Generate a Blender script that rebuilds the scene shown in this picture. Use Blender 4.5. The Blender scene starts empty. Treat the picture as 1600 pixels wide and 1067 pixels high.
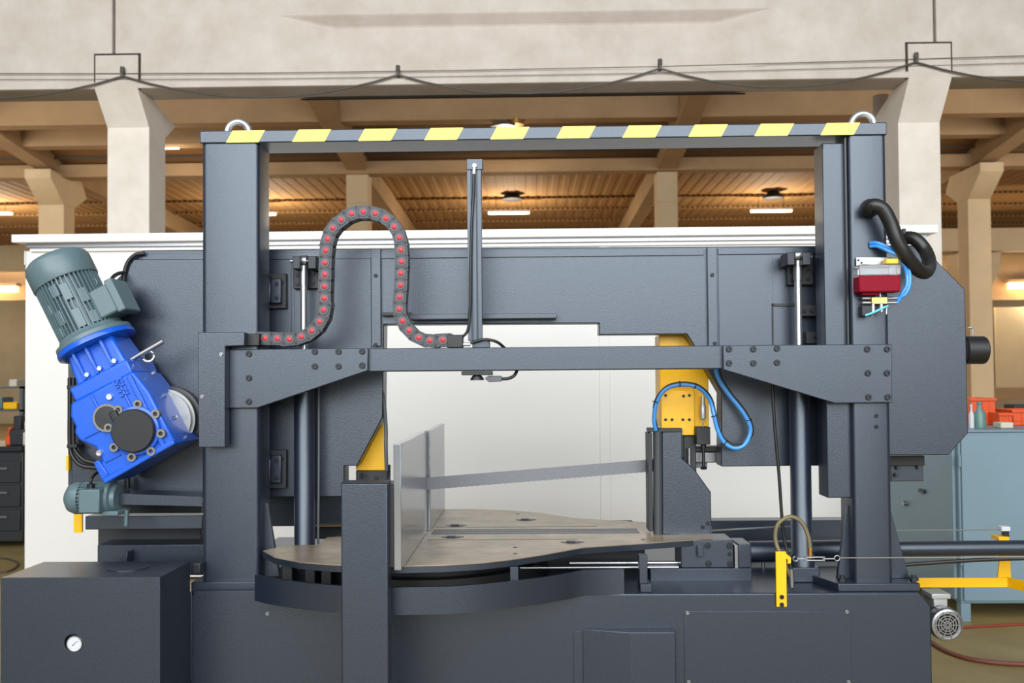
import bpy, bmesh, math, random
from mathutils import Vector, Matrix
random.seed(7)
S = bpy.context.scene
COL = S.collection

# ------------------------------------------------------------------ camera
F, CX, CY = 1420.0, 800.0, 563.9
CAM = Vector((0, -3.55, 1.5))
psi, alp, rho = math.atan(25/1420), math.radians(1.2), math.radians(0.45)
fw0 = Vector((-math.sin(psi), math.cos(psi), 0)); rt0 = Vector((math.cos(psi), math.sin(psi), 0)); up0 = Vector((0, 0, 1))
FW = fw0*math.cos(alp) + up0*math.sin(alp); up1 = up0*math.cos(alp) - fw0*math.sin(alp)
RT = rt0*math.cos(rho) - up1*math.sin(rho); UP = up1*math.cos(rho) + rt0*math.sin(rho)
cd = bpy.data.cameras.new('camera'); cam = bpy.data.objects.new('camera', cd); COL.objects.link(cam)
cam.matrix_world = Matrix(((RT.x, UP.x, -FW.x, CAM.x), (RT.y, UP.y, -FW.y, CAM.y), (RT.z, UP.z, -FW.z, CAM.z), (0, 0, 0, 1)))
cd.sensor_width = 36; cd.lens = 36*F/1600; cd.shift_y = (CY-533.5)/1600; cd.clip_end = 200
cd.dof.use_dof = True; cd.dof.focus_distance = 3.65; cd.dof.aperture_fstop = 3.6
S.camera = cam
# ------------------------------------------------------------------ world, assumed daylight sources, added fill lights, exposure
W = bpy.data.worlds.new('world'); S.world = W; W.use_nodes = True
bg = W.node_tree.nodes['Background']; bg.inputs[0].default_value = (0.86, 0.93, 1.0, 1); bg.inputs[1].default_value = 0.15
def area(name, loc, target, sx, sy, power, color):
    l = bpy.data.lights.new(name, 'AREA'); l.shape = 'RECTANGLE'; l.size = sx; l.size_y = sy; l.energy = power; l.color = color
    o = bpy.data.objects.new(name, l); COL.objects.link(o); o.location = loc
    o.rotation_euler = (Vector(target)-Vector(loc)).to_track_quat('-Z', 'Y').to_euler(); return o
area('assumed_skylight', (-0.5, -4.2, 5.9), (0, 1.2, 1.9), 15, 3.0, 410, (0.95, 0.98, 1.0))  # assumed overhead daylight, no skylight in view, added to light from above
area('assumed_window_light', (0, -11.5, 4.9), (0, 1.0, 2.2), 17, 6.2, 1680, (0.91, 0.96, 1.0))  # assumed window, out of view behind the camera, added to light the front faces
area('far_bay_fill_right', (14.5, 10.5, 4.2), (8.5, 23, 3.0), 8, 3.2, 360, (1.0, 0.93, 0.82))  # unseen fill light, added to brighten the far bay on the right
area('far_bay_fill_left', (-14.5, 10.5, 4.2), (-9.5, 23, 3.0), 8, 3.2, 400, (1.0, 0.93, 0.82))  # second added fill, no source in view, lifts the far left walls
S.view_settings.view_transform = 'Standard'; S.view_settings.look = 'None'; S.view_settings.gamma = 1.0
S.view_settings.use_curve_mapping = False; S.view_settings.exposure = 0.36

# ------------------------------------------------------------------ helpers
def P(px, py, Y):                       # photo point on a frontal plane
    r = FW + RT*((px-CX)/F) + UP*((CY-py)/F)
    return CAM + r*((Y-CAM.y)/r.y)
def PZ(px, py, z):                      # photo point on a level plane
    r = FW + RT*((px-CX)/F) + UP*((CY-py)/F)
    return CAM + r*((z-CAM.z)/r.z)
def lin(c): return c/12.92 if c <= 0.04045 else ((c+0.055)/1.055)**2.4
def hexc(h): return tuple(lin(int(h[i:i+2], 16)/255) for i in (0, 2, 4)) + (1,)

def mat(name, color, rough=0.5, metal=0.0, bump=0.0, bscale=200.0, mott=0.0, mscale=3.0, trans=0.0, emit=None, estr=0.0, coat=0.0, color2=None, stretch=None, spec=0.5, stint=None):
    m = bpy.data.materials.new(name); m.use_nodes = True
    nt = m.node_tree; b = nt.nodes['Principled BSDF']
    c = hexc(color) if isinstance(color, str) else color
    b.inputs['Base Color'].default_value = c; b.inputs['Roughness'].default_value = rough; b.inputs['Metallic'].default_value = metal
    b.inputs['Transmission Weight'].default_value = trans; b.inputs['Coat Weight'].default_value = coat; b.inputs['Specular IOR Level'].default_value = spec
    if stint: b.inputs['Specular Tint'].default_value = stint
    if emit: b.inputs['Emission Color'].default_value = hexc(emit); b.inputs['Emission Strength'].default_value = estr
    if bump or mott:
        tc = nt.nodes.new('ShaderNodeTexCoord'); src = tc.outputs['Object']
        if stretch:
            mp = nt.nodes.new('ShaderNodeMapping'); mp.inputs['Scale'].default_value = stretch; nt.links.new(src, mp.inputs[0]); src = mp.outputs[0]
    if mott:
        n = nt.nodes.new('ShaderNodeTexNoise'); n.inputs['Scale'].default_value = mscale; n.inputs['Detail'].default_value = 6; n.inputs['Roughness'].default_value = 0.65
        nt.links.new(src, n.inputs['Vector'])
        r = nt.nodes.new('ShaderNodeValToRGB'); r.color_ramp.elements[0].position = 0.32; r.color_ramp.elements[1].position = 0.68
        c2 = hexc(color2) if color2 else c
        r.color_ramp.elements[0].color = tuple(x*(1-mott) for x in c2[:3])+(1,); r.color_ramp.elements[1].color = tuple(min(1, x*(1+mott*0.5)) for x in c[:3])+(1,)
        nt.links.new(n.outputs['Fac'], r.inputs[0]); nt.links.new(r.outputs[0], b.inputs['Base Color'])
    if bump:
        n2 = nt.nodes.new('ShaderNodeTexNoise'); n2.inputs['Scale'].default_value = bscale; n2.inputs['Detail'].default_value = 2
        nt.links.new(src, n2.inputs['Vector'])
        bp = nt.nodes.new('ShaderNodeBump'); bp.inputs['Strength'].default_value = bump; bp.inputs['Distance'].default_value = 0.002
        nt.links.new(n2.outputs['Fac'], bp.inputs['Height']); nt.links.new(bp.outputs[0], b.inputs['Normal'])
    return m
M = dict(
    grey=mat('anthracite_paint', '1b2230', 0.32, 0, 0.32, 340, 0.2, 160, spec=1.0, stint=(0.84, 0.92, 1.0, 1)),
    black=mat('black_plastic', '17181a', 0.45, 0, 0.1, 300),
    rubber=mat('black_rubber', '1c1b1a', 0.38),
    gun=mat('dark_bolt_steel', '2c2f35', 0.42, 0.4),
    dark=mat('dark_machinery', '26282c', 0.5, 0, 0.2, 80),
    yel=mat('safety_yellow_paint', 'f2b705', 0.38, 0, 0.15, 250, 0.05, 40),
    tape=mat('lemon_hazard_tape', 'f2d75f', 0.45),
    blue=mat('gearbox_blue_paint', '0d55c4', 0.32, 0, 0.12, 120, coat=0.3),
    motor=mat('motor_grey_green', '576b70', 0.36, 0, 0.12, 200),
    steel=mat('brushed_steel', 'a9a9ac', 0.28, 1.0, 0.15, 60, 0.18, 12, stretch=(1, 1, 14)),
    fence=mat('ground_steel_plate', 'a4a8ae', 0.2, 0.85, 0.0, 60, 0.12, 5),
    blade=mat('saw_blade_steel', '77787d', 0.45, 0.5, 0.1, 90, 0.3, 30, stretch=(2, 1, 25)),
    chrome=mat('chrome', 'd8dadc', 0.22, 0.9),
    zinc=mat('zinc_steel', '9c9da0', 0.3, 0.9),
    tabl=mat('machined_table_steel', 'a8967f', 0.32, 0.35, 0.1, 80, 0.2, 9, color2='948673'),  # brown tint puts the reflection of the brown roof into the steel colour
    hose=mat('blue_polyurethane_hose', '3d8fdc', 0.25, coat=0.4),
    cyan=mat('pale_blue_hose', '5fc0e0', 0.3),
    brass=mat('brass', 'd2a25a', 0.28, 0.9),
    alu=mat('aluminium', 'b0b0ae', 0.4, 0.6),
    redoil=mat('red_oil', '7d0a20', 0.5, 0, spec=0.12),
    clear=mat('clear_plastic', 'f2f2f2', 0.05, 0, trans=0.92),
    redpin=mat('red_pin_plastic', 'b8323d', 0.45),
    chain=mat('grey_chain_plastic', '3a3c41', 0.5, 0, 0.1, 200),
    white=mat('white_booth_paint', 'ebe8e3', 0.45, 0, 0.05, 20, 0.02, 1.2),
    whiteedge=mat('white_profile', 'f6f4f0', 0.4),
    teal=mat('teal_cabinet_paint', '788f9a', 0.42, 0, 0.05, 40, 0.05, 1.5),
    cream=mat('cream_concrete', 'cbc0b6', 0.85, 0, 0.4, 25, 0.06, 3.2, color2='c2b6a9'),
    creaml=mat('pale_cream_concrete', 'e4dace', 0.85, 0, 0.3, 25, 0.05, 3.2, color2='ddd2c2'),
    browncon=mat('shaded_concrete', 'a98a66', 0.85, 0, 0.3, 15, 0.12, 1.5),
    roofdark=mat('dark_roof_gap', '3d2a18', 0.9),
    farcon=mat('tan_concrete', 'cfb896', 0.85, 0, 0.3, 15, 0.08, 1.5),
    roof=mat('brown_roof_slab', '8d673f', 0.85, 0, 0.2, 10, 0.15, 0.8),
    deck=mat('ochre_roof_deck', 'a47c4c', 0.8, 0, 0.1, 10, 0.15, 0.6),
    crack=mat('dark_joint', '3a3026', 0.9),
    floor=mat('concrete_floor', 'a08a58', 0.5, 0, 0.2, 30, 0.2, 0.9, color2='8f7a4c'),
    wall=mat('beige_wall', 'd2bf9c', 0.8, 0, 0.1, 8, 0.14, 0.7),
    wire=mat('dark_wire', '4a443c', 0.6),
    wirez=mat('steel_wire', 'b9bab8', 0.35, 0.8),
    lamp=mat('lamp_tube', 'fff6e4', 0.4, emit='fff0d4', estr=3.0),
    glow=mat('warm_lamp_glass', 'ffd9a0', 0.4, emit='ffcf8c', estr=6.0),
    orange=mat('orange_plastic', 'd9531e', 0.45),
    lug=mat('bare_cast_metal', '7d7a70', 0.45, 0.4),
    tan=mat('tan_hose', '6e6346', 0.5),
    cablegrey=mat('grey_cable', '55585c', 0.5),
    dial=mat('white_dial', 'c6c7ca', 0.5),
    pale=mat('pale_carton', 'c9bfae', 0.7),
    green=mat('grey_green_bottle', '5f7f76', 0.35),
    redthin=mat('dull_red_hose', '8a3a28', 0.6),
    redhose=mat('red_brown_hose', '6e3a2c', 0.6),
)

WM = {}
class MB:
    def __init__(s): s.v = []; s.f = []
    def add(s, vs, fs):
        n = len(s.v); s.v += [tuple(v) for v in vs]; s.f += [tuple(i+n for i in f) for f in fs]; return s
    def box(s, x0, x1, y0, y1, z0, z1):
        return s.add([(x0,y0,z0),(x1,y0,z0),(x1,y1,z0),(x0,y1,z0),(x0,y0,z1),(x1,y0,z1),(x1,y1,z1),(x0,y1,z1)],
                     [(0,3,2,1),(4,5,6,7),(0,1,5,4),(1,2,6,5),(2,3,7,6),(3,0,4,7)])
    def prism(s, poly, y0, y1):          # polygon (x,z) extruded along y
        n = len(poly); vs = [(x,y0,z) for x,z in poly]+[(x,y1,z) for x,z in poly]
        return s.add(vs, [tuple(range(n)), tuple(range(2*n-1,n-1,-1))]+[(i,(i+1)%n,n+(i+1)%n,n+i) for i in range(n)])
    def vprism(s, poly, z0, z1):
        n = len(poly); vs = [(x,y,z0) for x,y in poly]+[(x,y,z1) for x,y in poly]
        return s.add(vs, [tuple(range(n)), tuple(range(2*n-1,n-1,-1))]+[(i,(i+1)%n,n+(i+1)%n,n+i) for i in range(n)])
    def xprism(s, poly, x0, x1):         # polygon (y,z) extruded along x
        n = len(poly); vs = [(x0,y,z) for y,z in poly]+[(x1,y,z) for y,z in poly]
        return s.add(vs, [tuple(range(n)), tuple(range(2*n-1,n-1,-1))]+[(i,(i+1)%n,n+(i+1)%n,n+i) for i in range(n)])
    def lathe(s, o, ax, prof, seg=28):   # prof: (radius, height along axis)
        o = Vector(o); ax = Vector(ax).normalized()
        a = ax.orthogonal().normalized(); b = ax.cross(a); vs = []; fs = []; k = len(prof)
        for i in range(seg):
            t = 2*math.pi*i/seg; d = a*math.cos(t)+b*math.sin(t)
            for r, h in prof: vs.append(o+ax*h+d*r)
        for i in range(seg):
            j = (i+1) % seg
            for q in range(k-1): fs.append((i*k+q, j*k+q, j*k+q+1, i*k+q+1))
        if prof[0][0] > 1e-6: fs.append(tuple(i*k for i in range(seg)))
        if prof[-1][0] > 1e-6: fs.append(tuple(i*k+k-1 for i in reversed(range(seg))))
        return s.add(vs, fs)
    def cyl(s, p0, p1, r, r1=None, seg=24):
        d = Vector(p1)-Vector(p0); return s.lathe(p0, d, [(r,0),(r if r1 is None else r1, d.length)], seg)
    def tube(s, pts, r, seg=10, sub=6, rad=None):
        pts = [Vector(p) for p in pts]
        if len(pts) > 2 and sub > 1:
            q = [pts[0]*2-pts[1]]+pts+[pts[-1]*2-pts[-2]]; out = []
            for i in range(1, len(q)-2):
                for k in range(sub):
                    t = k/sub; p0,p1,p2,p3 = q[i-1],q[i],q[i+1],q[i+2]
                    out.append(0.5*((2*p1)+(p2-p0)*t+(2*p0-5*p1+4*p2-p3)*t*t+(3*p1-p0-3*p2+p3)*t**3))
            out.append(pts[-1]); pts = out
        n = len(pts); tan = [(pts[min(i+1,n-1)]-pts[max(i-1,0)]).normalized() for i in range(n)]
        a = tan[0].orthogonal().normalized(); vs = []; fs = []
        for i in range(n):
            a = (a-tan[i]*a.dot(tan[i])).normalized(); b = tan[i].cross(a)
            rr = r if rad is None else rad(i, n)
            for k in range(seg):
                t = 2*math.pi*k/seg; vs.append(pts[i]+(a*math.cos(t)+b*math.sin(t))*rr)
        for i in range(n-1):
            for k in range(seg):
                l = (k+1) % seg; fs.append((i*seg+k, i*seg+l, (i+1)*seg+l, (i+1)*seg+k))
        fs.append(tuple(range(seg-1,-1,-1))); fs.append(tuple((n-1)*seg+k for k in range(seg)))
        return s.add(vs, fs)
    def torus(s, c, ax, R, r, a0=0, a1=360, seg=28, up=None):
        c = Vector(c); ax = Vector(ax).normalized(); u = Vector(up) if up else ax.orthogonal(); u.normalize(); v = ax.cross(u)
        n = max(3, int(seg*abs(a1-a0)/360)+1)
        pts = [c+(u*math.cos(math.radians(a0+(a1-a0)*i/n))+v*math.sin(math.radians(a0+(a1-a0)*i/n)))*R for i in range(n+1)]
        return s.tube(pts, r, 12, 1)
    def mesh(s, name, m, bevel=0, ang=42):
        me = bpy.data.meshes.new(name); me.from_pydata(s.v, [], s.f); me.validate()
        bm = bmesh.new(); bm.from_mesh(me); bmesh.ops.recalc_face_normals(bm, faces=bm.faces); bm.to_mesh(me); bm.free()
        me.polygons.foreach_set('use_smooth', [True]*len(me.polygons)); me.set_sharp_from_angle(angle=math.radians(ang))
        me.materials.append(m if not isinstance(m, str) else M[m]); return me
    def build(s, name, m, parent=None, bevel=0, label=None, cat=None, group=None, kind=None, local=False, ang=42):
        if parent is None:               # a thing of one mesh: origin at the middle of its foot
            xs = [v[0] for v in s.v]; ys = [v[1] for v in s.v]; zs = [v[2] for v in s.v]
            c = Vector(((min(xs)+max(xs))/2, (min(ys)+max(ys))/2, min(zs)))
            s.v = [tuple(Vector(v)-c) for v in s.v]
        o = bpy.data.objects.new(name, s.mesh(name, m, ang=ang)); COL.objects.link(o)
        if parent is None: o.location = c; WM[o] = Matrix.Translation(c)
        else: link_to(o, parent, Matrix.Identity(4) if not local else WM[parent].copy())
        if bevel:
            b = o.modifiers.new('bevel', 'BEVEL'); b.width = bevel; b.segments = 2; b.limit_method = 'ANGLE'; b.angle_limit = math.radians(40); b.harden_normals = False
        tag(o, label, cat, group, kind); return o
def link_to(o, parent, world):
    o.parent = parent; o.matrix_local = WM[parent].inverted() @ world; WM[o] = world
def tag(o, label=None, cat=None, group=None, kind=None):
    if label: o['label'] = label
    if cat: o['category'] = cat
    if group: o['group'] = group
    if kind: o['kind'] = kind
    return o
def thing(name, label, cat, loc=(0,0,0), group=None, rot=None):
    o = bpy.data.objects.new(name, None); COL.objects.link(o); o.empty_display_size = 0.1
    mw = Matrix.Translation(Vector(loc))
    if rot is not None: mw = mw @ rot
    o.matrix_world = mw; WM[o] = mw; return tag(o, label, cat, group)
def inst(name, me, parent, world, label=None):
    o = bpy.data.objects.new(name, me); COL.objects.link(o); link_to(o, parent, world); tag(o, label); return o
def bxp(mb, x0, y0, x1, y1, Y0, Y1):     # box whose front face fills a photo rectangle at depth Y0
    xm, ym = (x0+x1)/2, (y0+y1)/2
    return mb.box(P(x0,ym,Y0).x, P(x1,ym,Y0).x, Y0, Y1, P(xm,y1,Y0).z, P(xm,y0,Y0).z)
def pbox(name, m, parent, r, Y0, Y1, bevel=0.003, **k): return bxp(MB(), *r, Y0, Y1).build(name, m, parent, bevel=bevel, **k)
def poly(pts, Y): return [(P(x,y,Y).x, P(x,y,Y).z) for x,y in pts]
def pprism(name, m, parent, pts, Y0, Y1, bevel=0.003, **k): return MB().prism(poly(pts, Y0), Y0, Y1).build(name, m, parent, bevel=bevel, **k)
def ptube(name, m, parent, pts, r, **k):
    return MB().tube([P(*p) for p in pts], r).build(name, m, parent, **k)
def rrect(x0, x1, y0, y1, r, n=5):
    out = []
    for cx, cy, a in ((x1-r,y1-r,0),(x0+r,y1-r,90),(x0+r,y0+r,180),(x1-r,y0+r,270)):
        for i in range(n+1):
            t = math.radians(a+90*i/n); out.append((cx+r*math.cos(t), cy+r*math.sin(t)))
    return out
def bolt_mesh(r, name='bolt', m='gun'):
    return MB().lathe((0,0,0.001), (0,-1,0), [(r*1.25,0),(r*1.25,0.0025),(r,0.0025),(r,0.007),(r*0.9,0.008),(r*0.55,0.008),(r*0.5,0.003),(0,0.003)], 14).mesh(name, M[m])
BOLT = bolt_mesh(0.0105); SCREW = bolt_mesh(0.006, 'screw', 'zinc'); SBOLT = bolt_mesh(0.007, 'bolt')
def bolts(parent, pts, Y, me=BOLT, name='bolt'):
    for x, y in pts: inst(name, me, parent, Matrix.Translation(P(x,y,Y)))

# ================================================================== THE HALL
MB().box(-26, 26, -14, 33, -0.1, 0).build('floor', 'floor', kind='structure', label='brown concrete workshop floor', cat='floor')
DB = 34-3.55
MB().box(-26, 26, DB, DB+0.3, 0, 7.4).build('wall_back', 'wall', kind='structure', label='beige rear wall of the hall', cat='wall')
# --- crane girder in three lengths over two pillars
YG = 4.45
gz0 = P(800,131,YG).z; gz1 = gz0+1.15
xl, xr = P(177,100,YG).x, P(1462,90,YG).x
def girder(x0, x1, recess, label):
    t = thing('crane_girder', label, 'girder', ((x0+x1)/2, YG, gz0), 'concrete crane girders')
    mb = MB()
    if recess:
        a0, a1 = P(445,60,YG).x, P(1195,60,YG).x; b0, b1 = P(520,60,YG).x, P(1120,60,YG).x
        zt, zb = P(800,20,YG).z, P(800,110,YG).z; zt2, zb2 = zt-0.075, zb+0.02; yi = YG+0.09
        o = [(x0,gz0),(x1,gz0),(x1,gz1),(x0,gz1)]; i1 = [(a0,zb),(a1,zb),(a1,zt),(a0,zt)]; i2 = [(b0,zb2),(b1,zb2),(b1,zt2),(b0,zt2)]
        vs = [(x,YG,z) for x,z in o+i1]+[(x,yi,z) for x,z in i2]+[(x,YG+0.33,z) for x,z in o]
        fs = [(k,(k+1)%4,4+(k+1)%4,4+k) for k in range(4)]+[(4+k,4+(k+1)%4,8+(k+1)%4,8+k) for k in range(4)]+[(8,9,10,11),(12,15,14,13)]+[(k,12+k,12+(k+1)%4,(k+1)%4) for k in range(4)]
        mb.add(vs, fs)
    else: mb.box(x0, x1, YG, YG+0.33, gz0, gz1)
    mb.build('girder_web', 'cream', t, bevel=0.012)
    if recess: MB().prism([(P(470,150,YG+.3).x,gz0-.018),(P(1165,150,YG+.3).x,gz0-.018),(P(1110,150,YG+.3).x,gz0+.01),(P(520,150,YG+.3).x,gz0+.01)], YG+.29, YG+.335).build('soffit_slot_shade', 'crack', t)  # solid dark strip standing in for the shaded slot under the girder
    z = P(800,121,YG).z
    MB().box(x0+0.01, x1-0.01, YG-0.018, YG+0.01, gz0+0.002, z).build('bottom_flange', 'cream', t, bevel=0.006)
    return t
girder(-9.5, xl-0.012, False, 'cream concrete girder length left of the left pillar')
girder(xl+0.012, xr-0.012, True, 'cream concrete girder with long sunken panel between the pillars')
girder(xr+0.012, 9.5, False, 'cream concrete girder length right of the right pillar')
def pillar(p, label):      # photo x of front face at shaft, corbel
    YS = YG+0.22; sw0, sw1 = P(p[0],300,YS).x, P(p[1],300,YS).x
    t = thing('concrete_pillar', label, 'pillar', ((sw0+sw1)/2, YS, 0), 'concrete pillars carrying the girder')
    zc = P(p[0],p[2],YS).z; zt = P(p[0],p[3],YG).z
    MB().box(sw0, sw1, YS, YS+0.37, 0, zc).build('shaft', 'creaml', t)
    MB().xprism([(YS,zc),(YS+0.37,zc),(YS+0.62,zc+0.18),(YG+0.33,gz0-0.003),(YG-0.03,gz0-0.003)], sw0, sw1).build('corbel', 'creaml', t)
    MB().box(sw0, sw1, YG-0.022, YG+0.02, gz0-0.003, gz0+0.30).build('head_block', 'cream', t, bevel=0.004)
    MB().box(sw0-0.018, sw1+0.018, YG-0.006, YG+0.02, gz0-0.002, gz0+0.32).build('joint', 'crack', t)
    xm = (sw0+sw1)/2
    for f in (0,):
        MB().box(xm-0.014, xm+0.014, YG+0.006, YG+0.3, gz0+0.3, gz1).build('joint', 'crack', t)
    return t
pillar((168,233,200,128), 'cream concrete pillar with corbel behind the blue gear motor')
pillar((1405,1470,192,118), 'cream concrete pillar with corbel behind the black hose')
MB().cyl((P(1376,240,YG+1.2).x,YG+1.2,0), P(1376,150,YG+1.2), 0.075).build('drain_pipe', 'cream', label='round cream downpipe beside the right pillar', cat='pipe')
# wires on the girder
MB().tube([P(-40,115,YG-0.03), P(420,114,YG-0.03), P(1030,104,YG-0.03), P(1640,86,YG-0.03)], 0.0038, 6, 2).build('stay_wire', 'wire', label='thin straight wire along the girder, upper of two', cat='wire')
MB().tube([P(-40,124,YG-0.025), P(420,123,YG-0.025), P(1030,114,YG-0.025), P(1640,97,YG-0.025)], 0.0026, 6, 2).build('stay_wire', 'wire', label='thin straight wire along the girder, lower of two', cat='wire')
clips = [(-240,122), (192,119), (622,117), (1031,107), (1431,97), (1860,92)]
sc = thing('swag_cable', 'dark cable hanging in swags from clips on the girder', 'cable', P(800,115,YG))
pts = []
for i in range(len(clips)-1):
    (x0,y0),(x1,y1) = clips[i], clips[i+1]
    for k in range(10):
        t = k/10; pts.append(P(x0+(x1-x0)*t, y0+(y1-y0)*t+34*4*t*(1-t)*(1 if abs(t-.5)<.5 else 1), YG-0.05))
pts.append(P(*clips[-1], YG-0.05))
MB().tube(pts, 0.0085, 6, 1).build('cable', 'wire', sc)
for x, y in clips[1:5]:
    c = P(x, y-5, YG-0.04); MB().box(c.x-0.013, c.x+0.013, YG-0.06, YG, c.z-0.04, c.z+0.03).cyl((c.x,YG-0.05,c.z), (c.x,YG-0.05,c.z+0.05), 0.02, seg=8).build('clip', 'wire', sc)

# --- far bay: columns, beams, purlins, roof decks
YF = 20.9-3.55
FC = [(60,100), (541,575), (1027,1059), (1512,1548)]
zh = [P(80,273,YF).z, P(558,270,YF).z, P(1043,268,YF).z, P(1530,263,YF).z]
names = ['far column left of the left pillar', 'far column behind the chain loop', 'far column right of the profile post', 'far column at the right edge of the hall']
for k, (a, b) in enumerate(FC):
    x0, x1 = P(a,320,YF).x, P(b,320,YF).x
    t = thing('hall_column', 'pale concrete '+names[k], 'column', ((x0+x1)/2, YF, 0), 'far hall columns')
    MB().box(x0, x1, YF, YF+0.5, 0, zh[k]-0.7).build('shaft', 'farcon', t, bevel=0.01)
    e = 0.16 if k in (0,) else -0.16
    h_ = 0.6 if k in (0,3) else 0.0
    MB().xprism([(YF,zh[k]-0.7),(YF+0.5,zh[k]-0.7),(YF+0.5+h_,zh[k]-0.35),(YF+0.5+h_*.6,zh[k]),(YF-h_,zh[k]),(YF-h_,zh[k]-0.2)], x0, x1).build('column_head', 'farcon', t, bevel=0.01)
    xm = (x0+x1)/2
    nb = ['left of the left pillar', 'over the chain loop', 'over the profile post right side', 'at the right edge']
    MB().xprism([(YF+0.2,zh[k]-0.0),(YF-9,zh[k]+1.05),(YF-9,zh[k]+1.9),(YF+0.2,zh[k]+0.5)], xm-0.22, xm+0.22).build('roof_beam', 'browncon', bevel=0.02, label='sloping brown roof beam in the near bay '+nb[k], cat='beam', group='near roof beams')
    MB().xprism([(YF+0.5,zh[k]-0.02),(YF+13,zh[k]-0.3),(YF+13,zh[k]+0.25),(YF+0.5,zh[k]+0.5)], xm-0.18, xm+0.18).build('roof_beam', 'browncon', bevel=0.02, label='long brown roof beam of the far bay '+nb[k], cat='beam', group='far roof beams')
ze = P(800,250,YF).z
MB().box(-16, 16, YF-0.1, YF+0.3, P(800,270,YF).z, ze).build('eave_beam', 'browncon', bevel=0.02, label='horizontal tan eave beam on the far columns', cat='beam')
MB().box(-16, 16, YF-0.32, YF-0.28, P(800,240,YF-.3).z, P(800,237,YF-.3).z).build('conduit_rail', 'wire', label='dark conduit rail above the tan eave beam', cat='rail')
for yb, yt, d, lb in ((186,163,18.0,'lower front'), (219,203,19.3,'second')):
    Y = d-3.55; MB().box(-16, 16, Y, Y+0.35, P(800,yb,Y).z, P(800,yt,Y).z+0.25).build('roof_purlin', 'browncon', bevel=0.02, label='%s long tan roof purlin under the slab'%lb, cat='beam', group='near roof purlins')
MB().xprism([(YF+0.3,ze),(YF-8,ze+2.3),(YF-8,ze+2.5),(YF+0.3,ze+0.2)], -18, 18).build('ceiling', 'roof', kind='structure', label='brown sloping roof slab behind the girder', cat='ceiling')
mb = MB(); zr = 6.75; x = -20.0; pr = []
while x < 20:
    pr += [(x,zr),(x+0.16,zr),(x+0.18,zr+0.012),(x+0.28,zr+0.012)]; x += 0.3
pr += [(20,zr+0.3),(-20,zr+0.3)]
mb.prism(pr, YF+0.3, DB+0.2).build('ceiling', 'deck', kind='structure', label='ochre corrugated roof deck of the far bay', cat='ceiling', ang=20)
for k, y in enumerate((309,327,345,358)):
    Y = CAM.y + (zr-0.05-CAM.z)*1420/(594-y)
    mb = MB().box(-19, 19, Y, Y+0.12, zr-0.07, zr-0.002)
    gp = MB()
    for i in range(250): gp.box(-19+i*0.152, -18.93+i*0.152, Y-0.012, Y+0.01, zr-0.055, zr-0.012)
    pu = mb.build('deck_purlin', 'deck', label='%s dark purlin under the ochre deck'%['first','second','third','fourth'][k], cat='beam', group='far deck purlins')
    gp.build('rib_gaps', 'roofdark', pu, kind='stuff')
def tube_lamp(px0, px1, py, d, label, watt=190):
    Y = d-3.55; a = P(px0,py,Y); b = P(px1,py,Y)
    t = thing('tube_lamp', label, 'lamp', (a+b)/2, 'fluorescent tube lamps')
    MB().box(a.x, b.x, Y-0.07, Y+0.07, a.z+0.03, a.z+0.09).build('housing', 'whiteedge', t, bevel=0.01)
    MB().cyl((a.x+0.02,Y,a.z+0.01), (b.x-0.02,Y,a.z+0.01), 0.028, seg=12).build('tube', 'lamp', t)
    for q in (0.2, 0.8): MB().cyl((a.x+(b.x-a.x)*q,Y,a.z+0.09), (a.x+(b.x-a.x)*q,Y,7.0), 0.008, seg=6).build('hanger', 'wire', t)
    l = bpy.data.lights.new('tube_light', 'POINT'); l.shadow_soft_size = 0.15; l.energy = watt; l.color = (1,0.86,0.66)
    o = bpy.data.objects.new('tube_light', l); COL.objects.link(o); link_to(o, t, Matrix.Translation((( a.x+b.x)/2, Y, a.z-0.6)))
tube_lamp(752,842,232,19.6,'white tube lamp just under the striped beam', 25)
tube_lamp(762,828,334,26,'white tube lamp beside the profile post')
tube_lamp(1172,1238,331,26,'white tube lamp left of the right column')
tube_lamp(-40,20,335,26,'white tube lamp at the left edge')
tube_lamp(255,281,232,19.6,'short white tube lamp right of the left pillar', 25)
tube_lamp(395,432,336,26,'white tube lamp beside the left column')
for (x, y, lb) in ((800,300,'dark bell lamp hanging beside the profile post'), (1208,298,'dark bell lamp hanging left of the right column')):
    Y = 22.0; c = P(x,y,Y); MB().lathe((c.x,Y,c.z-0.22), (0,0,1), [(0.3,0),(0.3,0.04),(0.12,0.2),(0.12,0.5),(0.03,0.6),(0.02,zr-c.z+0.22)], 16).build('bell_lamp', 'dark', label=lb, cat='lamp', group='bell lamps')
Y = 14.6; c = P(795,192,Y)
t = thing('bell_lamp', 'pale bell lamp with brass neck above the striped beam', 'lamp', c)
MB().lathe((c.x-0.12,Y,c.z-0.1), (0,0,1), [(0.26,0),(0.24,0.06),(0.1,0.16),(0.05,0.2),(0.03,0.5)], 16).build('shade', 'zinc', t)
MB().lathe((c.x+0.15,Y,c.z-0.05), (0,0,1), [(0.16,0),(0.16,0.12),(0.05,0.2),(0.03,0.8)], 16).build('neck', 'brass', t)

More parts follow.
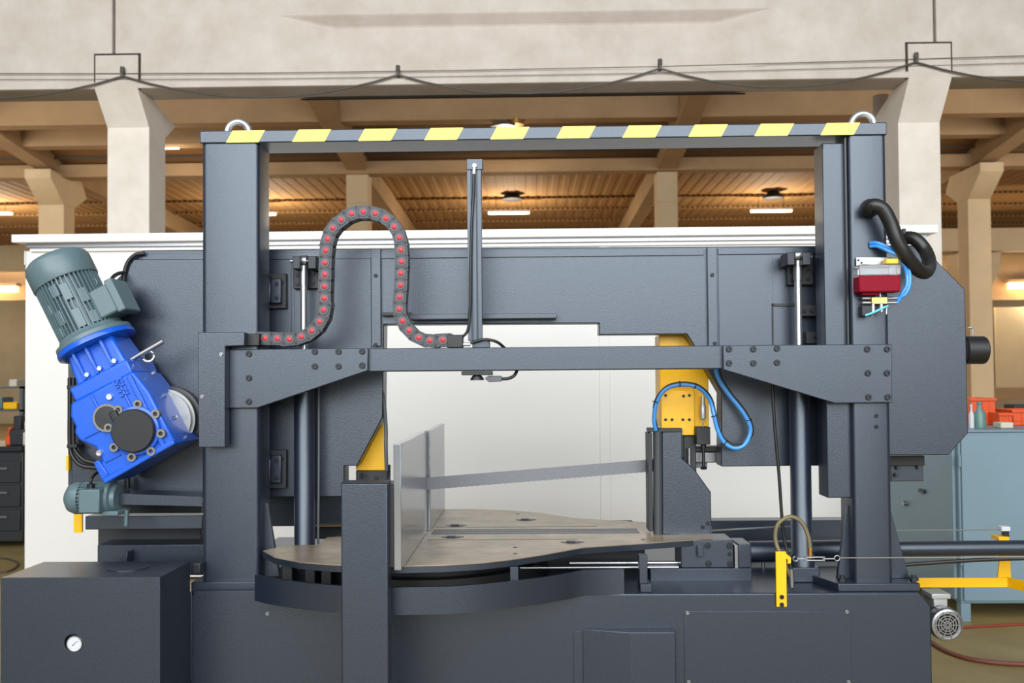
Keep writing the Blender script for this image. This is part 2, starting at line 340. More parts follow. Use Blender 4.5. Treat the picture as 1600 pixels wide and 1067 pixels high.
# right background: far girder, pillar, lit openings
Y = 22; MB().box(P(1470,380,Y).x, P(1700,380,Y).x, Y, Y+0.4, P(1540,392,Y).z, P(1540,356,Y).z).build('far_girder', 'farcon', bevel=0.02, label='far cream girder at the right edge behind the pillar', cat='girder')
x0, x1 = P(1512,450,Y).x, P(1552,450,Y).x
t = thing('hall_column', 'far cream column with corbel under the far girder', 'column', ((x0+x1)/2,Y+.1,0))
z1 = P(1530,394,Y).z; MB().box(x0, x1, Y+0.1, Y+0.7, 0, z1-0.9).build('shaft', 'farcon', t, bevel=0.02)
MB().prism([(x0,z1-0.9),(x1,z1-0.9),(x1+0.25,z1-0.4),(x1+0.25,z1),(x0-0.25,z1),(x0-0.25,z1-0.4)], Y+0.02, Y+0.75).build('corbel', 'farcon', t, bevel=0.02)
for (a, b, yy, lb) in ((1468,1508,448,'warm glowing lamp left of the far corbel column'), (1578,1640,446,'warm glowing lamp right of the far corbel column'), (-60,24,452,'warm glowing lamp at the left edge of the hall')):
    Y = 24.25; p0, p1 = P(a,yy,Y), P(b,yy,Y)
    t = thing('strip_lamp', lb, 'lamp', (p0+p1)/2, 'warm strip lamps')
    MB().box(p0.x, p1.x, Y, Y+0.2, p0.z-0.09, p0.z+0.09).build('glass', 'glow', t, bevel=0.03)
    MB().box(p0.x-0.05, p1.x+0.05, Y-0.02, Y+0.25, p0.z+0.09, p0.z+0.2).build('housing', 'browncon', t, bevel=0.02)
    l = bpy.data.lights.new('strip_light', 'POINT'); l.shadow_soft_size = 0.2; l.energy = 60; l.color = (1,0.8,0.55)
    o = bpy.data.objects.new('strip_light', l); COL.objects.link(o); link_to(o, t, Matrix.Translation(((p0.x+p1.x)/2, Y-0.6, p0.z-0.4)))
Y = 24.5
for (a, b, y0, y1, lb) in ((1440,1640,398,470,'brown recessed wall strip at the right behind the lamps'), (-40,60,425,470,'brown recessed wall strip at the left behind the lamp')):
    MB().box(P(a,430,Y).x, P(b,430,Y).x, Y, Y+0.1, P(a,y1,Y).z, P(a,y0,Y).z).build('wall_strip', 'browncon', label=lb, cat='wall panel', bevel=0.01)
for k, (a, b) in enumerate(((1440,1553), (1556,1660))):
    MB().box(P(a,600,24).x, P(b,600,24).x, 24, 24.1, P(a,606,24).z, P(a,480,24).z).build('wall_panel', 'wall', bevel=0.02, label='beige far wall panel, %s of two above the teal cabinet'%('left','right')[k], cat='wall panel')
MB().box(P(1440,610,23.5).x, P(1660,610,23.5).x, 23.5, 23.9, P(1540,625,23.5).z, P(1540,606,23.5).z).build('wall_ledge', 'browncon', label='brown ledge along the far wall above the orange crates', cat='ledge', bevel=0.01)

# --- white booth
YB = 6.9-3.55
bx0, bx1 = P(39,600,YB).x, P(1452,400,YB).x
zb = P(800,363,YB).z
t = thing('white_booth', 'large white panelled booth behind the saw', 'booth', ((bx0+bx1)/2, YB, 0))
xs = P(938,650,YB).x; xs2 = P(470,650,YB).x
bz = P(800,384,YB).z
for a, b in ((bx0,xs2-0.003), (xs2+0.003,xs-0.003), (xs+0.003,bx1)): MB().box(a, b, YB, YB+1.0, 0.02, bz).build('panel', 'white', t, bevel=0.004)
MB().box(xs-0.004, xs+0.075, YB-0.008, YB+0.02, 0.02, bz).build('seam_cover', 'white', t, bevel=0.002)
lx0, lx1 = P(20,371,YB-.1).x, P(1464,363,YB-.1).x
MB().box(lx0, lx1, YB-0.12, YB+1.1, zb-0.055, zb+0.005).build('roof_edge', 'whiteedge', t, bevel=0.004)
MB().box(lx0+0.08, lx1-0.06, YB-0.06, YB+1.05, zb-0.085, zb-0.055).build('shadow_groove', 'zinc', t)
MB().box(lx0+0.09, lx1-0.05, YB-0.03, YB+1.0, bz-0.01, zb-0.085).build('cornice', 'whiteedge', t, bevel=0.003)
MB().box(lx0+0.05, bx0, YB-0.02, YB+0.9, bz-0.11, bz).build('corner_bracket', 'white', t, bevel=0.01)
# --- teal cabinet with clutter
YT = 2.08
tx0 = P(1499,800,YT).x; tz1 = P(1550,672,YT).z; tz0 = P(1550,943,YT).z
t = thing('teal_cabinet', 'teal sheet metal cabinet on short legs at the right', 'cabinet', (tx0+0.7, YT, 0))
MB().box(tx0, tx0+1.5, YT, YT+1.12, tz0, tz1-0.012).build('body', 'teal', t, bevel=0.006)
MB().box(tx0-0.008, tx0+1.5, YT-0.012, YT+1.13, tz1-0.012, tz1).build('top', 'teal', t, bevel=0.004)
MB().box(tx0+0.012, tx0+1.45, YT-0.018, YT, tz0+0.02, tz1-0.03).build('door', 'teal', t, bevel=0.003)
MB().box(tx0-0.02, tx0, YT+0.04, YT+1.08, tz0+0.02, tz1-0.03).build('side_door', 'teal', t, bevel=0.003)
for z in (0.35, 0.95): MB().cyl((tx0-0.002,YT-0.02,z), (tx0-0.002,YT-0.02,z+0.07), 0.009, seg=8).build('hinge', 'teal', t)
for xx, yy in ((0,0),(1.44,0),(0,1.06),(1.44,1.06)): MB().box(tx0+xx, tx0+xx+0.06, YT+yy, YT+yy+0.06, 0, tz0).build('leg', 'teal', t, bevel=0.003)
q = P(1429,790,YT+0.6); MB().cyl((tx0-0.05,YT+0.72,q.z), (tx0-0.02,YT+0.72,q.z), 0.018, seg=12).build('lock_knob', 'zinc', t)
q = P(1452,763,YT+0.6); MB().box(tx0-0.035, tx0-0.02, YT+0.42, YT+0.5, q.z-0.012, q.z+0.012).build('catch', 'gun', t)
def on_teal(name, px0, px1, py0, Y, dep, m, label, cat, shape='box'):
    a, b = P(px0,670,Y).x, P(px1,670,Y).x; z1 = P(px0,py0,Y).z
    if shape == 'box':
        mb = MB().box(a, b, Y, Y+dep, tz1+0.001, z1)
        if name == 'plastic_crate':
            h = z1-tz1; e = 0.008; mb = MB().box(a, b, Y, Y+dep, tz1+0.001, tz1+h*.25)
            for q in ((a,b,Y,Y+e),(a,b,Y+dep-e,Y+dep),(a,a+e,Y+e,Y+dep-e),(b-e,b,Y+e,Y+dep-e)): mb.box(*q, tz1+h*.25, z1)
            mb.box(a-.008, b+.008, Y-.01, Y+e, z1-.02, z1)
            for k in range(1, 4): x_ = a+(b-a)*k/4; mb.box(x_-.004, x_+.004, Y-.006, Y, tz1+.004, z1-.02)
    else:
        r = (b-a)/2; h = z1-tz1; mb = MB().lathe(((a+b)/2,Y+r,tz1+0.001), (0,0,1), [(r,0),(r,h*.55),(r*.35,h*.75),(r*.35,h*.9),(r*.45,h*.9),(r*.45,h)], 14)
    return mb.build(name, m, label=label, cat=cat, bevel=0.006 if shape=='box' else 0)
on_teal('plastic_crate', 1518,1556,622,2.7,.25,'orange','tall orange crate on the teal cabinet by the saw','crate')
on_teal('plastic_crate', 1562,1582,645,2.55,.2,'orange','low orange crate on the teal cabinet, middle one','crate')
on_teal('plastic_crate', 1583,1640,640,2.6,.25,'orange','wide orange crate on the teal cabinet at the right edge','crate')
on_teal('spray_bottle', 1526,1545,628,2.3,.1,'green','grey green spray bottle on the teal cabinet','bottle','b')
on_teal('white_jug', 1516,1524,632,2.3,.1,'dial','small white jug on the teal cabinet next to the bottle','jug','b')
on_teal('paper_bag', 1564,1584,660,2.25,.1,'pale','crumpled pale packet on the teal cabinet','packet')
on_teal('dark_tool', 1586,1612,632,2.9,.15,'dark','dark tool case behind the wide orange crate','case')
# --- left workbench and shelf
YL = 4.7
t = thing('work_bench', 'dark workbench with drawers at the left edge behind the tank', 'bench', (-4.9, YL, 0))
MB().box(-5.9, P(36,800,YL).x, YL, YL+0.8, 0.06, P(20,705,YL).z).build('carcass', 'dark', t, bevel=0.01)
MB().box(-5.95, P(37,700,YL).x, YL-0.04, YL+0.85, P(20,705,YL).z, P(20,697,YL).z).build('bench_top', 'gun', t, bevel=0.005)
for k in range(3):
    z = 0.16+k*0.22; dr = MB().box(-5.3, P(33,800,YL).x, YL-0.02, YL, z, z+0.19).build('drawer', 'dark', t, bevel=0.005)
    MB().box(-4.95, -4.75, YL-0.04, YL-0.02, z+0.12, z+0.14).build('handle', 'zinc', dr)
zt = P(20,697,YL).z
t = thing('tool_shelf', 'grey shelf rack standing on the dark workbench at the left', 'shelf', (-5, YL+0.3, zt))
for xx in (P(35,650,YL+.3).x-0.03, -5.9): MB().box(xx, xx+0.03, YL+0.3, YL+0.6, zt, P(20,603,YL+.3).z).build('upright', 'cablegrey', t)
for yy in (604,640): MB().box(-5.9, P(35,650,YL+.3).x, YL+0.3, YL+0.6, P(20,yy+3,YL+.3).z, P(20,yy,YL+.3).z).build('shelf_board', 'cablegrey', t)
zs = P(20,640,YL+.3).z
for (a, b, h, m, lb, nm) in ((4,26,.07,'yel','yellow tray on the left shelf rack','tray'), (-12,3,.12,'motor','grey box on the left shelf rack','box')):
    MB().box(P(a,640,YL+.35).x, P(b,640,YL+.35).x, YL+0.35, YL+0.55, zs+0.001, zs+h).build(nm, m, label=lb, cat=nm, bevel=0.01)
zs = P(20,604,YL+.3).z; MB().box(P(14,600,YL+.35).x, P(26,600,YL+.35).x, YL+0.35, YL+0.5, zs+0.001, zs+0.07).build('carton', 'pale', label='small pale carton on top of the left shelf rack', cat='carton', bevel=0.005)
for (a, b, y, m, lb, nm) in ((6,30,650,'dark','dark machine vise on the workbench','vise'), (0,10,668,'orange','rusty orange clamp on the workbench','clamp'), (26,36,658,'pale','pale rag bundle on the workbench','rag')):
    A, B, Z = P(a,690,YL).x, P(b,690,YL).x, P(a,y,YL+.1).z
    MB().box(A, B, YL+0.08, YL+0.25, zt+0.001, zt+(Z-zt)*.55).box(A+(B-A)*.2, A+(B-A)*.7, YL+0.1, YL+0.22, zt+(Z-zt)*.5, Z).build(nm, m, label=lb, cat=nm, bevel=0.01)
# floor hoses
MB().tube([PZ(1430,985,0.012), PZ(1480,1018,0.012), PZ(1545,1034,0.012), PZ(1660,1040,0.012)], 0.012).build('floor_hose', 'redhose', label='dark brown hose lying on the floor at lower right', cat='hose')
MB().tube([PZ(1500,980,0.008), PZ(1560,977,0.008), PZ(1660,972,0.008)], 0.008).build('floor_hose', 'redthin', label='thin red hose on the floor below the teal cabinet', cat='hose')
MB().tube([PZ(-40,890,0.008), PZ(10,893,0.008), PZ(28,880,0.008), PZ(2,872,0.008), PZ(-30,880,0.008)], 0.008).build('floor_cable', 'wire', label='thin dark cable coiled on the floor at the left', cat='cable')

# ================================================================== THE SAW
# --- machine base
ZB = 0.68; YBASE = -0.05
bX0, bX1 = P(289,1000,YBASE).x, P(1456,1000,YBASE).x
base = thing('machine_base', 'dark grey welded machine base under the portal', 'machine base', ((bX0+bX1)/2, 0.4, 0))
MB().prism([(bX0,0.04),(bX1,0.04),(bX1,ZB-0.05),(bX1-0.045,ZB),(bX0,ZB)], YBASE, 1.25).build('body', 'grey', base, bevel=0.006)
for xx in (bX0+0.1, bX1-0.25):
    for yy in (0.05, 1.0): MB().box(xx, xx+0.15, yy, yy+0.15, 0, 0.045).build('foot', 'gun', base)
pp = pbox('access_panel', 'grey', base, (1070,955,1331,1190), YBASE-0.004, YBASE+0.001, 0.001)
for x, y in ((1074,958),(1323,956),(1076,1066),(1326,1066)): inst('screw', SCREW, pp, Matrix.Translation(P(x,y,YBASE-0.004)))
pp = pbox('side_panel', 'grey', base, (303,923,565,1190), YBASE-0.004, YBASE+0.001, 0.001)
inst('screw', SCREW, pp, Matrix.Translation(P(418,959,YBASE-0.004)))
pbox('edge_strip', 'grey', base, (289,925,300,1062), YBASE-0.006, YBASE+0.001, 0.001)
xa, xb, xc = P(910,1020,YBASE).x, P(985,1020,YBASE-.05).x, P(1056,1020,YBASE-.05).x
zg = P(1020,992,YBASE-.09).z
g = MB().vprism([(xa,YBASE),(xb,YBASE-.05),(xc,YBASE-.05),(xc+.004,YBASE)], 0.08, zg).build('chamfered_guard', 'grey', base, bevel=0.004, ang=15)
pbox('guard_flange', 'grey', base, (897,986,910,1190), YBASE-0.006, YBASE, 0.001)
# rear upstands of the base
pbox('riser', 'grey', base, (152,851,318,899), 0.28, 0.6)
pbox('riser_recess', 'dark', base, (153,786,314,852), 0.42, 0.6)
pprism('riser_rib', 'grey', base, [(182,880),(197,862),(199,862),(199,880)], 0.22, 0.28)
pbox('back_beam', 'grey', base, (1105,813,1345,855), 0.85, 0.95)
pbox('rear_panel', 'grey', base, (418,772,546,822), 0.62, 0.7)
pbox('rear_rail', 'dark', base, (461,822,546,842), 0.66, 0.72)
pbox('rear_trim', 'brass', base, (470,821,546,823), 0.6, 0.62, 0, label='thin orange-brown strip')
# --- hydraulic tank
YK = -0.345
kx0, kx1 = P(1,1000,YK).x, P(250,1000,YK).x; kz = P(125,902,YK).z
tank = thing('hydraulic_tank', 'dark grey tank box with pressure gauge at lower left', 'tank', ((kx0+kx1)/2, YK, 0))
GX, GZ = P(114,1004,YK).x, P(114,1004,YK).z
mb = MB(); n = 24; hr = 0.031   # front sheet with a round window
o = [(kx0,0.03),(kx1,0.03),(kx1,kz),(kx0,kz)]
ring = [(GX+hr*math.cos(2*math.pi*i/n), GZ+hr*math.sin(2*math.pi*i/n)) for i in range(n)]
vs = [(x,YK,z) for x,z in ring]+[(x,YK+0.03,z) for x,z in ring]
sq = []
for i in range(n):
    a = 2*math.pi*i/n; c_, s_ = math.cos(a), math.sin(a); k = 0.06/max(abs(c_),abs(s_)); sq.append((GX+c_*k, GZ+s_*k))
vs += [(x,YK,z) for x,z in sq]
mb.add(vs, [(i,(i+1)%n,n+(i+1)%n,n+i) for i in range(n)]+[(i,2*n+i,2*n+(i+1)%n,(i+1)%n) for i in range(n)])
e = 0.06
for (a, b, c_, d) in ((kx0,kx1,GZ+e,kz),(kx0,kx1,0.03,GZ-e),(kx0,GX-e,GZ-e,GZ+e),(GX+e,kx1,GZ-e,GZ+e)):
    mb.add([(a,YK,c_),(b,YK,c_),(b,YK,d),(a,YK,d)], [(0,1,2,3)])
mb.box(kx0, kx1, YK+0.03, -0.06, 0.03, kz-0.001)
mb.add([(kx0,YK,0.03),(kx1,YK,0.03),(kx1,YK,kz),(kx0,YK,kz),(kx0,YK+0.031,0.03),(kx1,YK+0.031,0.03),(kx1,YK+0.031,kz),(kx0,YK+0.031,kz)], [(0,4,7,3),(1,2,6,5),(3,7,6,2),(0,1,5,4)])
mb.build('body', 'grey', tank)
c = PZ(201,886,kz); MB().lathe((c.x,c.y,kz-0.001), (0,0,1), [(0.078,0),(0.078,0.003),(0.074,0.0035),(0,0.0035)], 40).build('filler_lid', 'grey', tank)
ga = MB().lathe((GX+0.006,YK+0.028,GZ-0.004), (0,-1,0), [(0.029,0),(0.029,0.03),(0.0275,0.032),(0.0265,0.032),(0.0265,0.028),(0,0.028)], 28).build('pressure_gauge', 'zinc', tank, label='round pressure gauge with white dial')
gx, gz, gy = GX+0.006, GZ-0.004, YK
MB().cyl((gx,gy-0.0005,gz), (gx,gy-0.0025,gz), 0.0255).build('dial', 'dial', ga)
mb = MB()
for k in range(13):
    a = math.radians(225-k*22.5); d = Vector((math.cos(a),0,math.sin(a))); p = Vector((gx,gy-0.0028,gz))+d*0.021; q = p+d*0.0035; w = Vector((-d.z,0,d.x))*0.0007
    mb.add([p-w,p+w,q+w,q-w], [(0,1,2,3)])
mb.build('scale_marks', 'black', ga)
d = Vector((math.cos(math.radians(40)),0,math.sin(math.radians(40)))); w = Vector((-d.z,0,d.x))*0.0012; p = Vector((gx,gy-0.0032,gz))
MB().add([p-d*0.01-w,p-d*0.01+w,p+d*0.018+w*.3,p+d*0.018-w*.3], [(0,1,2,3)]).build('needle', 'black', ga)
pbox('pipe_stub', 'gun', tank, (300,880,313,897), -0.05, 0.0, 0.004)

# --- portal frame
cl0, cl1 = P(315,600,0).x, P(405,600,0).x
cr0, cr1 = P(1331,600,0).x, P(1391,600,0).x
ztop = P(850,218,0).z; zbl = P(360,907,0).z; zbr = ZB+0.03
portal = thing('portal_frame', 'dark grey steel portal frame with yellow striped top beam', 'frame', ((cl0+cr1)/2, 0.07, ZB))
MB().vprism(rrect(cl0, cl1, 0, 0.16, 0.02), zbl, ztop).build('column', 'grey', portal)
MB().vprism(rrect(cr0, cr1, 0, 0.16, 0.018), zbr, ztop).build('column', 'grey', portal)
MB().box(P(300,910,-.02).x, P(407,910,-.02).x, -0.03, 0.3, ZB, zbl).build('base_plate', 'grey', portal, bevel=0.003)
tb0, tb1 = P(312,210,-.008).x, P(1386,205,-.008).x; tz1_ = P(850,197.5,-.008).z
beam = MB().box(tb0, tb1, -0.008, 0.165, ztop, tz1_).build('top_beam', 'grey', portal, bevel=0.004)
for k in range(10):
    xb_ = 353+103.2*k; y = 204-(xb_-313)*0.0102; A = P(xb_,y+10,-.01)
    w = 0.129; sl = 0.026
    MB().prism([(A.x,ztop+.001),(A.x+w,ztop+.001),(A.x+w+sl,tz1_-.001),(A.x+sl,tz1_-.001)], -0.0095, -0.0078).build('hazard_stripe', 'tape', beam, label='slanted yellow stripe')
for x, y in ((372,203),(1348,190)):
    c = P(x,y,0.07); ey = MB().torus((c.x,0.07,tz1_+0.012), (0,1,0), 0.044, 0.0125, 0, 360, 40).build('lifting_eye', 'chrome', portal, label='bright ring bolt')
    MB().lathe((c.x,0.07,tz1_), (0,0,1), [(0.03,0),(0.03,0.008),(0.02,0.012)], 20).build('collar', 'chrome', ey)
cb = MB().box(cl1-0.01, cr0+0.01, 0.0, 0.10, P(850,578.5,0).z, P(850,542,0).z).build('cross_beam', 'grey', portal, bevel=0.004)
gl = pprism('gusset_plate', 'grey', portal, [(356,546),(575,544),(575,579),(402,637.5),(356,638)], -0.024, -0.001)
bolts(gl, [(492,550),(529,550),(566,549.5),(492,573),(529,573),(566,571.5),(389,553.5),(389,591),(389,628)], -0.024)
gr = pprism('gusset_plate', 'grey', portal, [(1130,540),(1394,537.5),(1394.5,629),(1304,630),(1130,577.5)], -0.024, -0.001)
bolts(gr, [(1139,546),(1177,546),(1214,545),(1139,568),(1177,568),(1214,567),(1355,546),(1386,546),(1356,583.5),(1386,583.5),(1357,621),(1387,621)], -0.024)
cv = pprism('column_cover', 'grey', portal, [(309,519),(382,519),(382,540),(352,541),(352,699),(310,699)], -0.075, -0.026)
for x, y in ((346,554),(316,620)): inst('screw', SCREW, cv, Matrix.Translation(P(x,y,-0.075)))
# right guide channel and gasket
ch = MB().box(P(1289,500,.03).x, P(1330,500,.03).x, 0.03, 0.14, P(1310,778,.03).z, ztop-0.02).build('guide_channel', 'grey', portal, bevel=0.004)
MB().box(cr0-0.010, cr0-0.003, 0.012, 0.05, P(1330,540,.0).z, ztop-0.004).build('gasket_strip', 'rubber', portal)
bolts(portal, [(1369,650),(1369,667)], 0.002, SBOLT)
# right column foot
MB().vprism([(P(1310,910,-.03).x,-0.03),(P(1438,910,-.03).x,-0.03),(P(1438,910,-.03).x,0.30),(P(1310,910,-.03).x-0.05,0.30),(P(1310,910,-.03).x-0.05,0.12)], ZB, zbr).build('base_plate', 'grey', portal, bevel=0.003)
def rib(x0, x1, y0, y1): MB().prism([(x0,zbr),(x1,zbr),(x1,P(1360,789,.06).z),(x1-(x1-x0)*.18,P(1360,789,.06).z)], y0, y1).build('foot_rib', 'grey', portal, bevel=0.002)
rib(P(1308,890,.06).x, cr0+.004, 0.06, 0.08); rib(P(1421,890,.06).x, cr1-.004, 0.06, 0.08)
MB().prism([(cl1-.004,zbl),(P(438,850,.08).x,zbl),(cl1+.01,P(410,785,.08).z),(cl1-.004,P(410,785,.08).z)], 0.07, 0.09).build('foot_rib', 'grey', portal, bevel=0.002)
for x in (1316,1428): c = P(x,900,0.02); MB().lathe((c.x,0.02,zbr), (0,0,1), [(0.017,0),(0.017,0.012),(0.01,0.013),(0.01,0.022),(0,0.022)], 6).build('foot_nut', 'gun', portal)

# --- saw frame (bow)
YW = 0.26
bow = thing('saw_bow', 'dark grey bow of the saw with wheel housings behind the portal', 'saw bow', (0, 0.4, 1.0))
pprism('bow_body', 'grey', bow, [(222,391),(1440,383),(1508,452),(1513,677),(1482,711),(1345,711),(1345,727),(1127,729),(1127,614),(1085,541),(1073,522),(936,523),(936,505),(600,507),(598,652),(558,728),(538,728),(538,776),(106,779),(106,530),(172,447),(196,422),(204,408)], YW, 0.36, bevel=0.004)
pbox('top_strip', 'grey', bow, (223,392,1100,403), YW-0.008, YW, 0.001)
pbox('top_strip', 'grey', bow, (1122,386,1420,396), YW-0.008, YW, 0.001)
pbox('stiffener', 'grey', bow, (580,389,595,541), YW-0.018, YW, 0.002)
pbox('stiffener', 'grey', bow, (1106,386,1121,541), YW-0.018, YW, 0.002)
bolts(bow, [(587,431),(587,539),(1113,430),(1117,537)], YW-0.018, SBOLT)
pbox('lower_lip', 'grey', bow, (640,490,870,498), YW-0.07, YW, 0.002)
pbox('lower_lip_bracket', 'black', bow, (596,488,641,493), YW-0.04, YW, 0.001)
pbox('cover_panel', 'grey', bow, (416,402,455,560), YW-0.004, YW, 0.001)
pbox('cover_panel', 'grey', bow, (460,402,580,560), YW-0.004, YW, 0.001)
pbox('cover_panel', 'grey', bow, (1123,398,1208,560), YW-0.004, YW, 0.001)
pprism('motor_plate', 'grey', bow, [(205,405),(318,405),(318,772),(112,772),(112,530),(198,428)], YW-0.012, YW, bevel=0.003)
def guide_block(x0, y0, x1, y1):
    g = pbox('guide_block', 'dark', bow, (x0,y0,x1,y1), YW-0.03, YW-0.004, 0.003)
    pbox('roller_cover', 'grey', g, (x0+5,y0+8,x1-8,y1-8), YW-0.055, YW-0.03, 0.004)
    pbox('wear_strip', 'zinc', g, (x0+1,y0+15,x0+5,y1-12), YW-0.05, YW-0.03, 0.001)
    bolts(g, [((x0+x1)/2,y0+17),((x0+x1)/2,y1-16)], YW-0.055, SBOLT); bolts(g, [(x1-6,y0+14),(x0+5,y0+7)], YW-0.03, SBOLT)
guide_block(417,427,447,482); guide_block(417,703,447,763)
def clevis(x, y):
    c = pbox('clevis_bracket', 'dark', bow, (x-16,y-8,x+24,y+43), YW-0.035, YW-0.003, 0.003)
    pbox('clevis_ear', 'gun', c, (x-17,y-8,x-5,y+12), 0.13, YW-0.03, 0.003); pbox('clevis_ear', 'gun', c, (x+7,y-8,x+20,y+12), 0.13, YW-0.03, 0.003)
    bolts(c, [(x-10,y+22),(x+15,y+20),(x-10,y+36),(x+15,y+34)], YW-0.035, SBOLT)
    a, b = P(x-20,y,.18), P(x+22,y,.18); MB().cyl(a, b, 0.008, seg=12).build('clevis_pin', 'zinc', c)
clevis(474,408); clevis(1247,402)
pbox('recess_frame', 'dark', bow, (1207,474,1245,478), YW-0.01, YW-0.003, 0)
pbox('recess_frame', 'dark', bow, (1207,474,1209,541), YW-0.01, YW-0.003, 0)
g = pbox('guide_block', 'dark', bow, (1252,476,1279,494), YW-0.05, YW-0.003, 0.003); bolts(g, [(1257,486),(1267,486)], YW-0.05, SBOLT)
g = pbox('guide_block', 'dark', bow, (1260,518,1279,537), YW-0.05, YW-0.003, 0.003); bolts(g, [(1274,527)], YW-0.05, SBOLT)
MB().cyl(P(1505,547,.33), P(1538,547,.33), 0.059, seg=32).build('hub_stub', 'black', bow, bevel=0.006, label='black round stub')
MB().tube([P(1513,512,.33), P(1519,512,.33), P(1520,522,.33)], 0.004).build('grease_pipe', 'zinc', bow)
pbox('lower_box', 'grey', bow, (1392,727,1443,752), 0.42, 0.6, 0.003); pbox('lower_housing', 'dark', bow, (1345,712,1445,728), 0.4, 0.62, 0.003)
for x, y in ((1404,731),(1402,742),(1437,730)): MB().cyl(P(x,y,.41), P(x,y,.40), 0.009, seg=10).build('nut', 'gun', bow)
# blade guide arms
ya = pprism('guide_arm', 'yel', bow, [(599,648),(603,735),(556,735),(556,728)], 0.365, 0.42, label='yellow triangular blade guide arm')
ga_ = pbox('guide_head', 'dark', bow, (556,735,606,756), 0.362, 0.44, 0.004)
bolts(ga_, [(588,747)], 0.362, SBOLT); MB().cyl(P(608,726,.32), P(608,745,.32), 0.006, seg=8).build('guide_pin', 'gun', ga_); MB().cyl(P(564,738,.32), P(564,748,.32), 0.008, seg=8).build('guide_pin', 'gun', ga_)
yb_ = pbox('guide_arm', 'yel', bow, (1031,523,1107,667), 0.36, 0.50, 0.004, label='yellow blade guide arm with bolted plate')
yp = pbox('guide_plate', 'yel', yb_, (1033,610,1085,680), 0.335, 0.36, 0.003)
bolts(yp, [(1040,618),(1077,618),(1068,619),(1040,656),(1050,656),(1067,656),(1077,656)], 0.335, bolt_mesh(0.005))
pbox('guide_head', 'dark', yb_, (1068,680,1088,742), 0.36, 0.48, 0.004)
pbox('guide_shoe', 'zinc', yb_, (1076,706,1127,723), 0.38, 0.45, 0.004); pbox('guide_bar', 'dark', yb_, (1068,698,1126,706), 0.37, 0.46, 0.003)
sn = pbox('sensor_block', 'black', yb_, (1088,667,1110,695), 0.30, 0.36, 0.003)
MB().lathe(P(1098.5,667,.33), (0,0,1), [(0.004,0),(0.004,0.03),(0.012,0.035),(0.013,0.05),(0.013,0.09),(0.009,0.098),(0.008,0.13),(0,0.13)], 14).build('sensor', 'alu', sn)
MB().lathe(P(1099,695,.33), (0,0,-1), [(0.012,0),(0.012,0.012),(0.007,0.013),(0.007,0.09),(0.015,0.095),(0.012,0.104),(0,0.106)], 14).build('sensor_rod', 'black', sn)
bxc = MB().cyl(P(1077,700,.34), P(1077,732,.34), 0.008, seg=10).build('coolant_nozzle', 'zinc', yb_)
# --- saw blade
a, b = P(575,763,.40), P(1105,720,.40); w = Vector((0,0,0.026))
mb = MB(); n = 120; vs = []; fs = []
for i in range(n+1):
    p = a.lerp(b, i/n); tooth = 0.0015 if i % 2 else 0.0
    for dy in (-0.001, 0.001): vs += [(p.x,0.40+dy,p.z-0.026-tooth), (p.x,0.40+dy,p.z+0.026)]
for i in range(n):
    k = i*4; fs += [(k,k+4,k+5,k+1),(k+2,k+3,k+7,k+6),(k,k+2,k+6,k+4),(k+1,k+5,k+7,k+3)]
mb.add(vs, fs).build('blade', 'blade', bow, label='bright steel band saw blade')

# --- drive gear motor
AM = math.radians(26.5); O = P(150,535,0.10); K = 3.65/1420
gm = thing('gear_motor', 'bright blue gearbox with a tilted grey green motor at the left', 'gear motor', O, rot=Matrix.Rotation(-AM, 4, 'Y'))
GI = WM[gm].inverted()
def GL(px, py, Y): return GI @ P(px,py,Y)
def gb(mb, name, m, bevel=0, parent=None, **k): return mb.build(name, m, parent or gm, bevel=bevel, local=True, **k) if parent is None else _sub(mb, name, m, bevel, parent)
def _sub(mb, name, m, bevel, parent):
    o = bpy.data.objects.new(name, mb.mesh(name, m)); COL.objects.link(o); link_to(o, parent, WM[gm])
    if bevel:
        b = o.modifiers.new('bevel', 'BEVEL'); b.width = bevel; b.segments = 2; b.limit_method = 'ANGLE'; b.angle_limit = math.radians(40)
    return o
rb = 0.106
mb = MB().cyl((0,0,0.04), (0,0,0.275), rb, seg=48)
for i in range(44):
    t = 2*math.pi*i/44; c_, s_ = math.cos(t), math.sin(t); w = 0.0026
    r0, r1 = rb-0.004, rb+0.017; d = Vector((c_,s_,0)); n_ = Vector((-s_,c_,0))*w
    vs = [d*r0-n_, d*r0+n_, d*r1+n_, d*r1-n_]; vs = [v+Vector((0,0,0.045)) for v in vs]+[v+Vector((0,0,0.272)) for v in vs]
    mb.add(vs, [(0,1,2,3),(4,7,6,5),(0,4,5,1),(1,5,6,2),(2,6,7,3),(3,7,4,0)])
body = gb(mb, 'finned_housing', 'motor')
for ang, z0, z1 in ((-75,0.05,0.13),(-75,0.17,0.24),(-110,0.09,0.15),(-50,0.05,0.10),(-50,0.14,0.2),(-128,0.05,0.09),(-128,0.15,0.19),(-95,0.2,0.25)):
    t = math.radians(ang); d = Vector((math.cos(t),math.sin(t),0)); n_ = Vector((-d.y,d.x,0))*0.017
    vs = [d*0.1-n_, d*0.1+n_, d*0.122+n_, d*0.122-n_]; vs = [v+Vector((0,0,z0)) for v in vs]+[v+Vector((0,0,z1)) for v in vs]
    gb(MB().add(vs, [(0,1,2,3),(4,7,6,5),(0,4,5,1),(1,5,6,2),(2,6,7,3),(3,7,4,0)]), 'cast_pad', 'motor', 0.003, body)
gb(MB().lathe((0,0,0.268), (0,0,1), [(0.115,0),(0.126,0.0),(0.128,0.004),(0.128,0.08),(0.122,0.098),(0.106,0.112),(0.075,0.12),(0,0.122)], 48), 'fan_cover', 'motor')
gb(MB().lathe((0,0,0), (0,0,1), [(0.148,0),(0.152,0.004),(0.15,0.02),(0.135,0.028),(0.125,0.045),(0.10,0.05)], 48), 'motor_flange', 'motor')
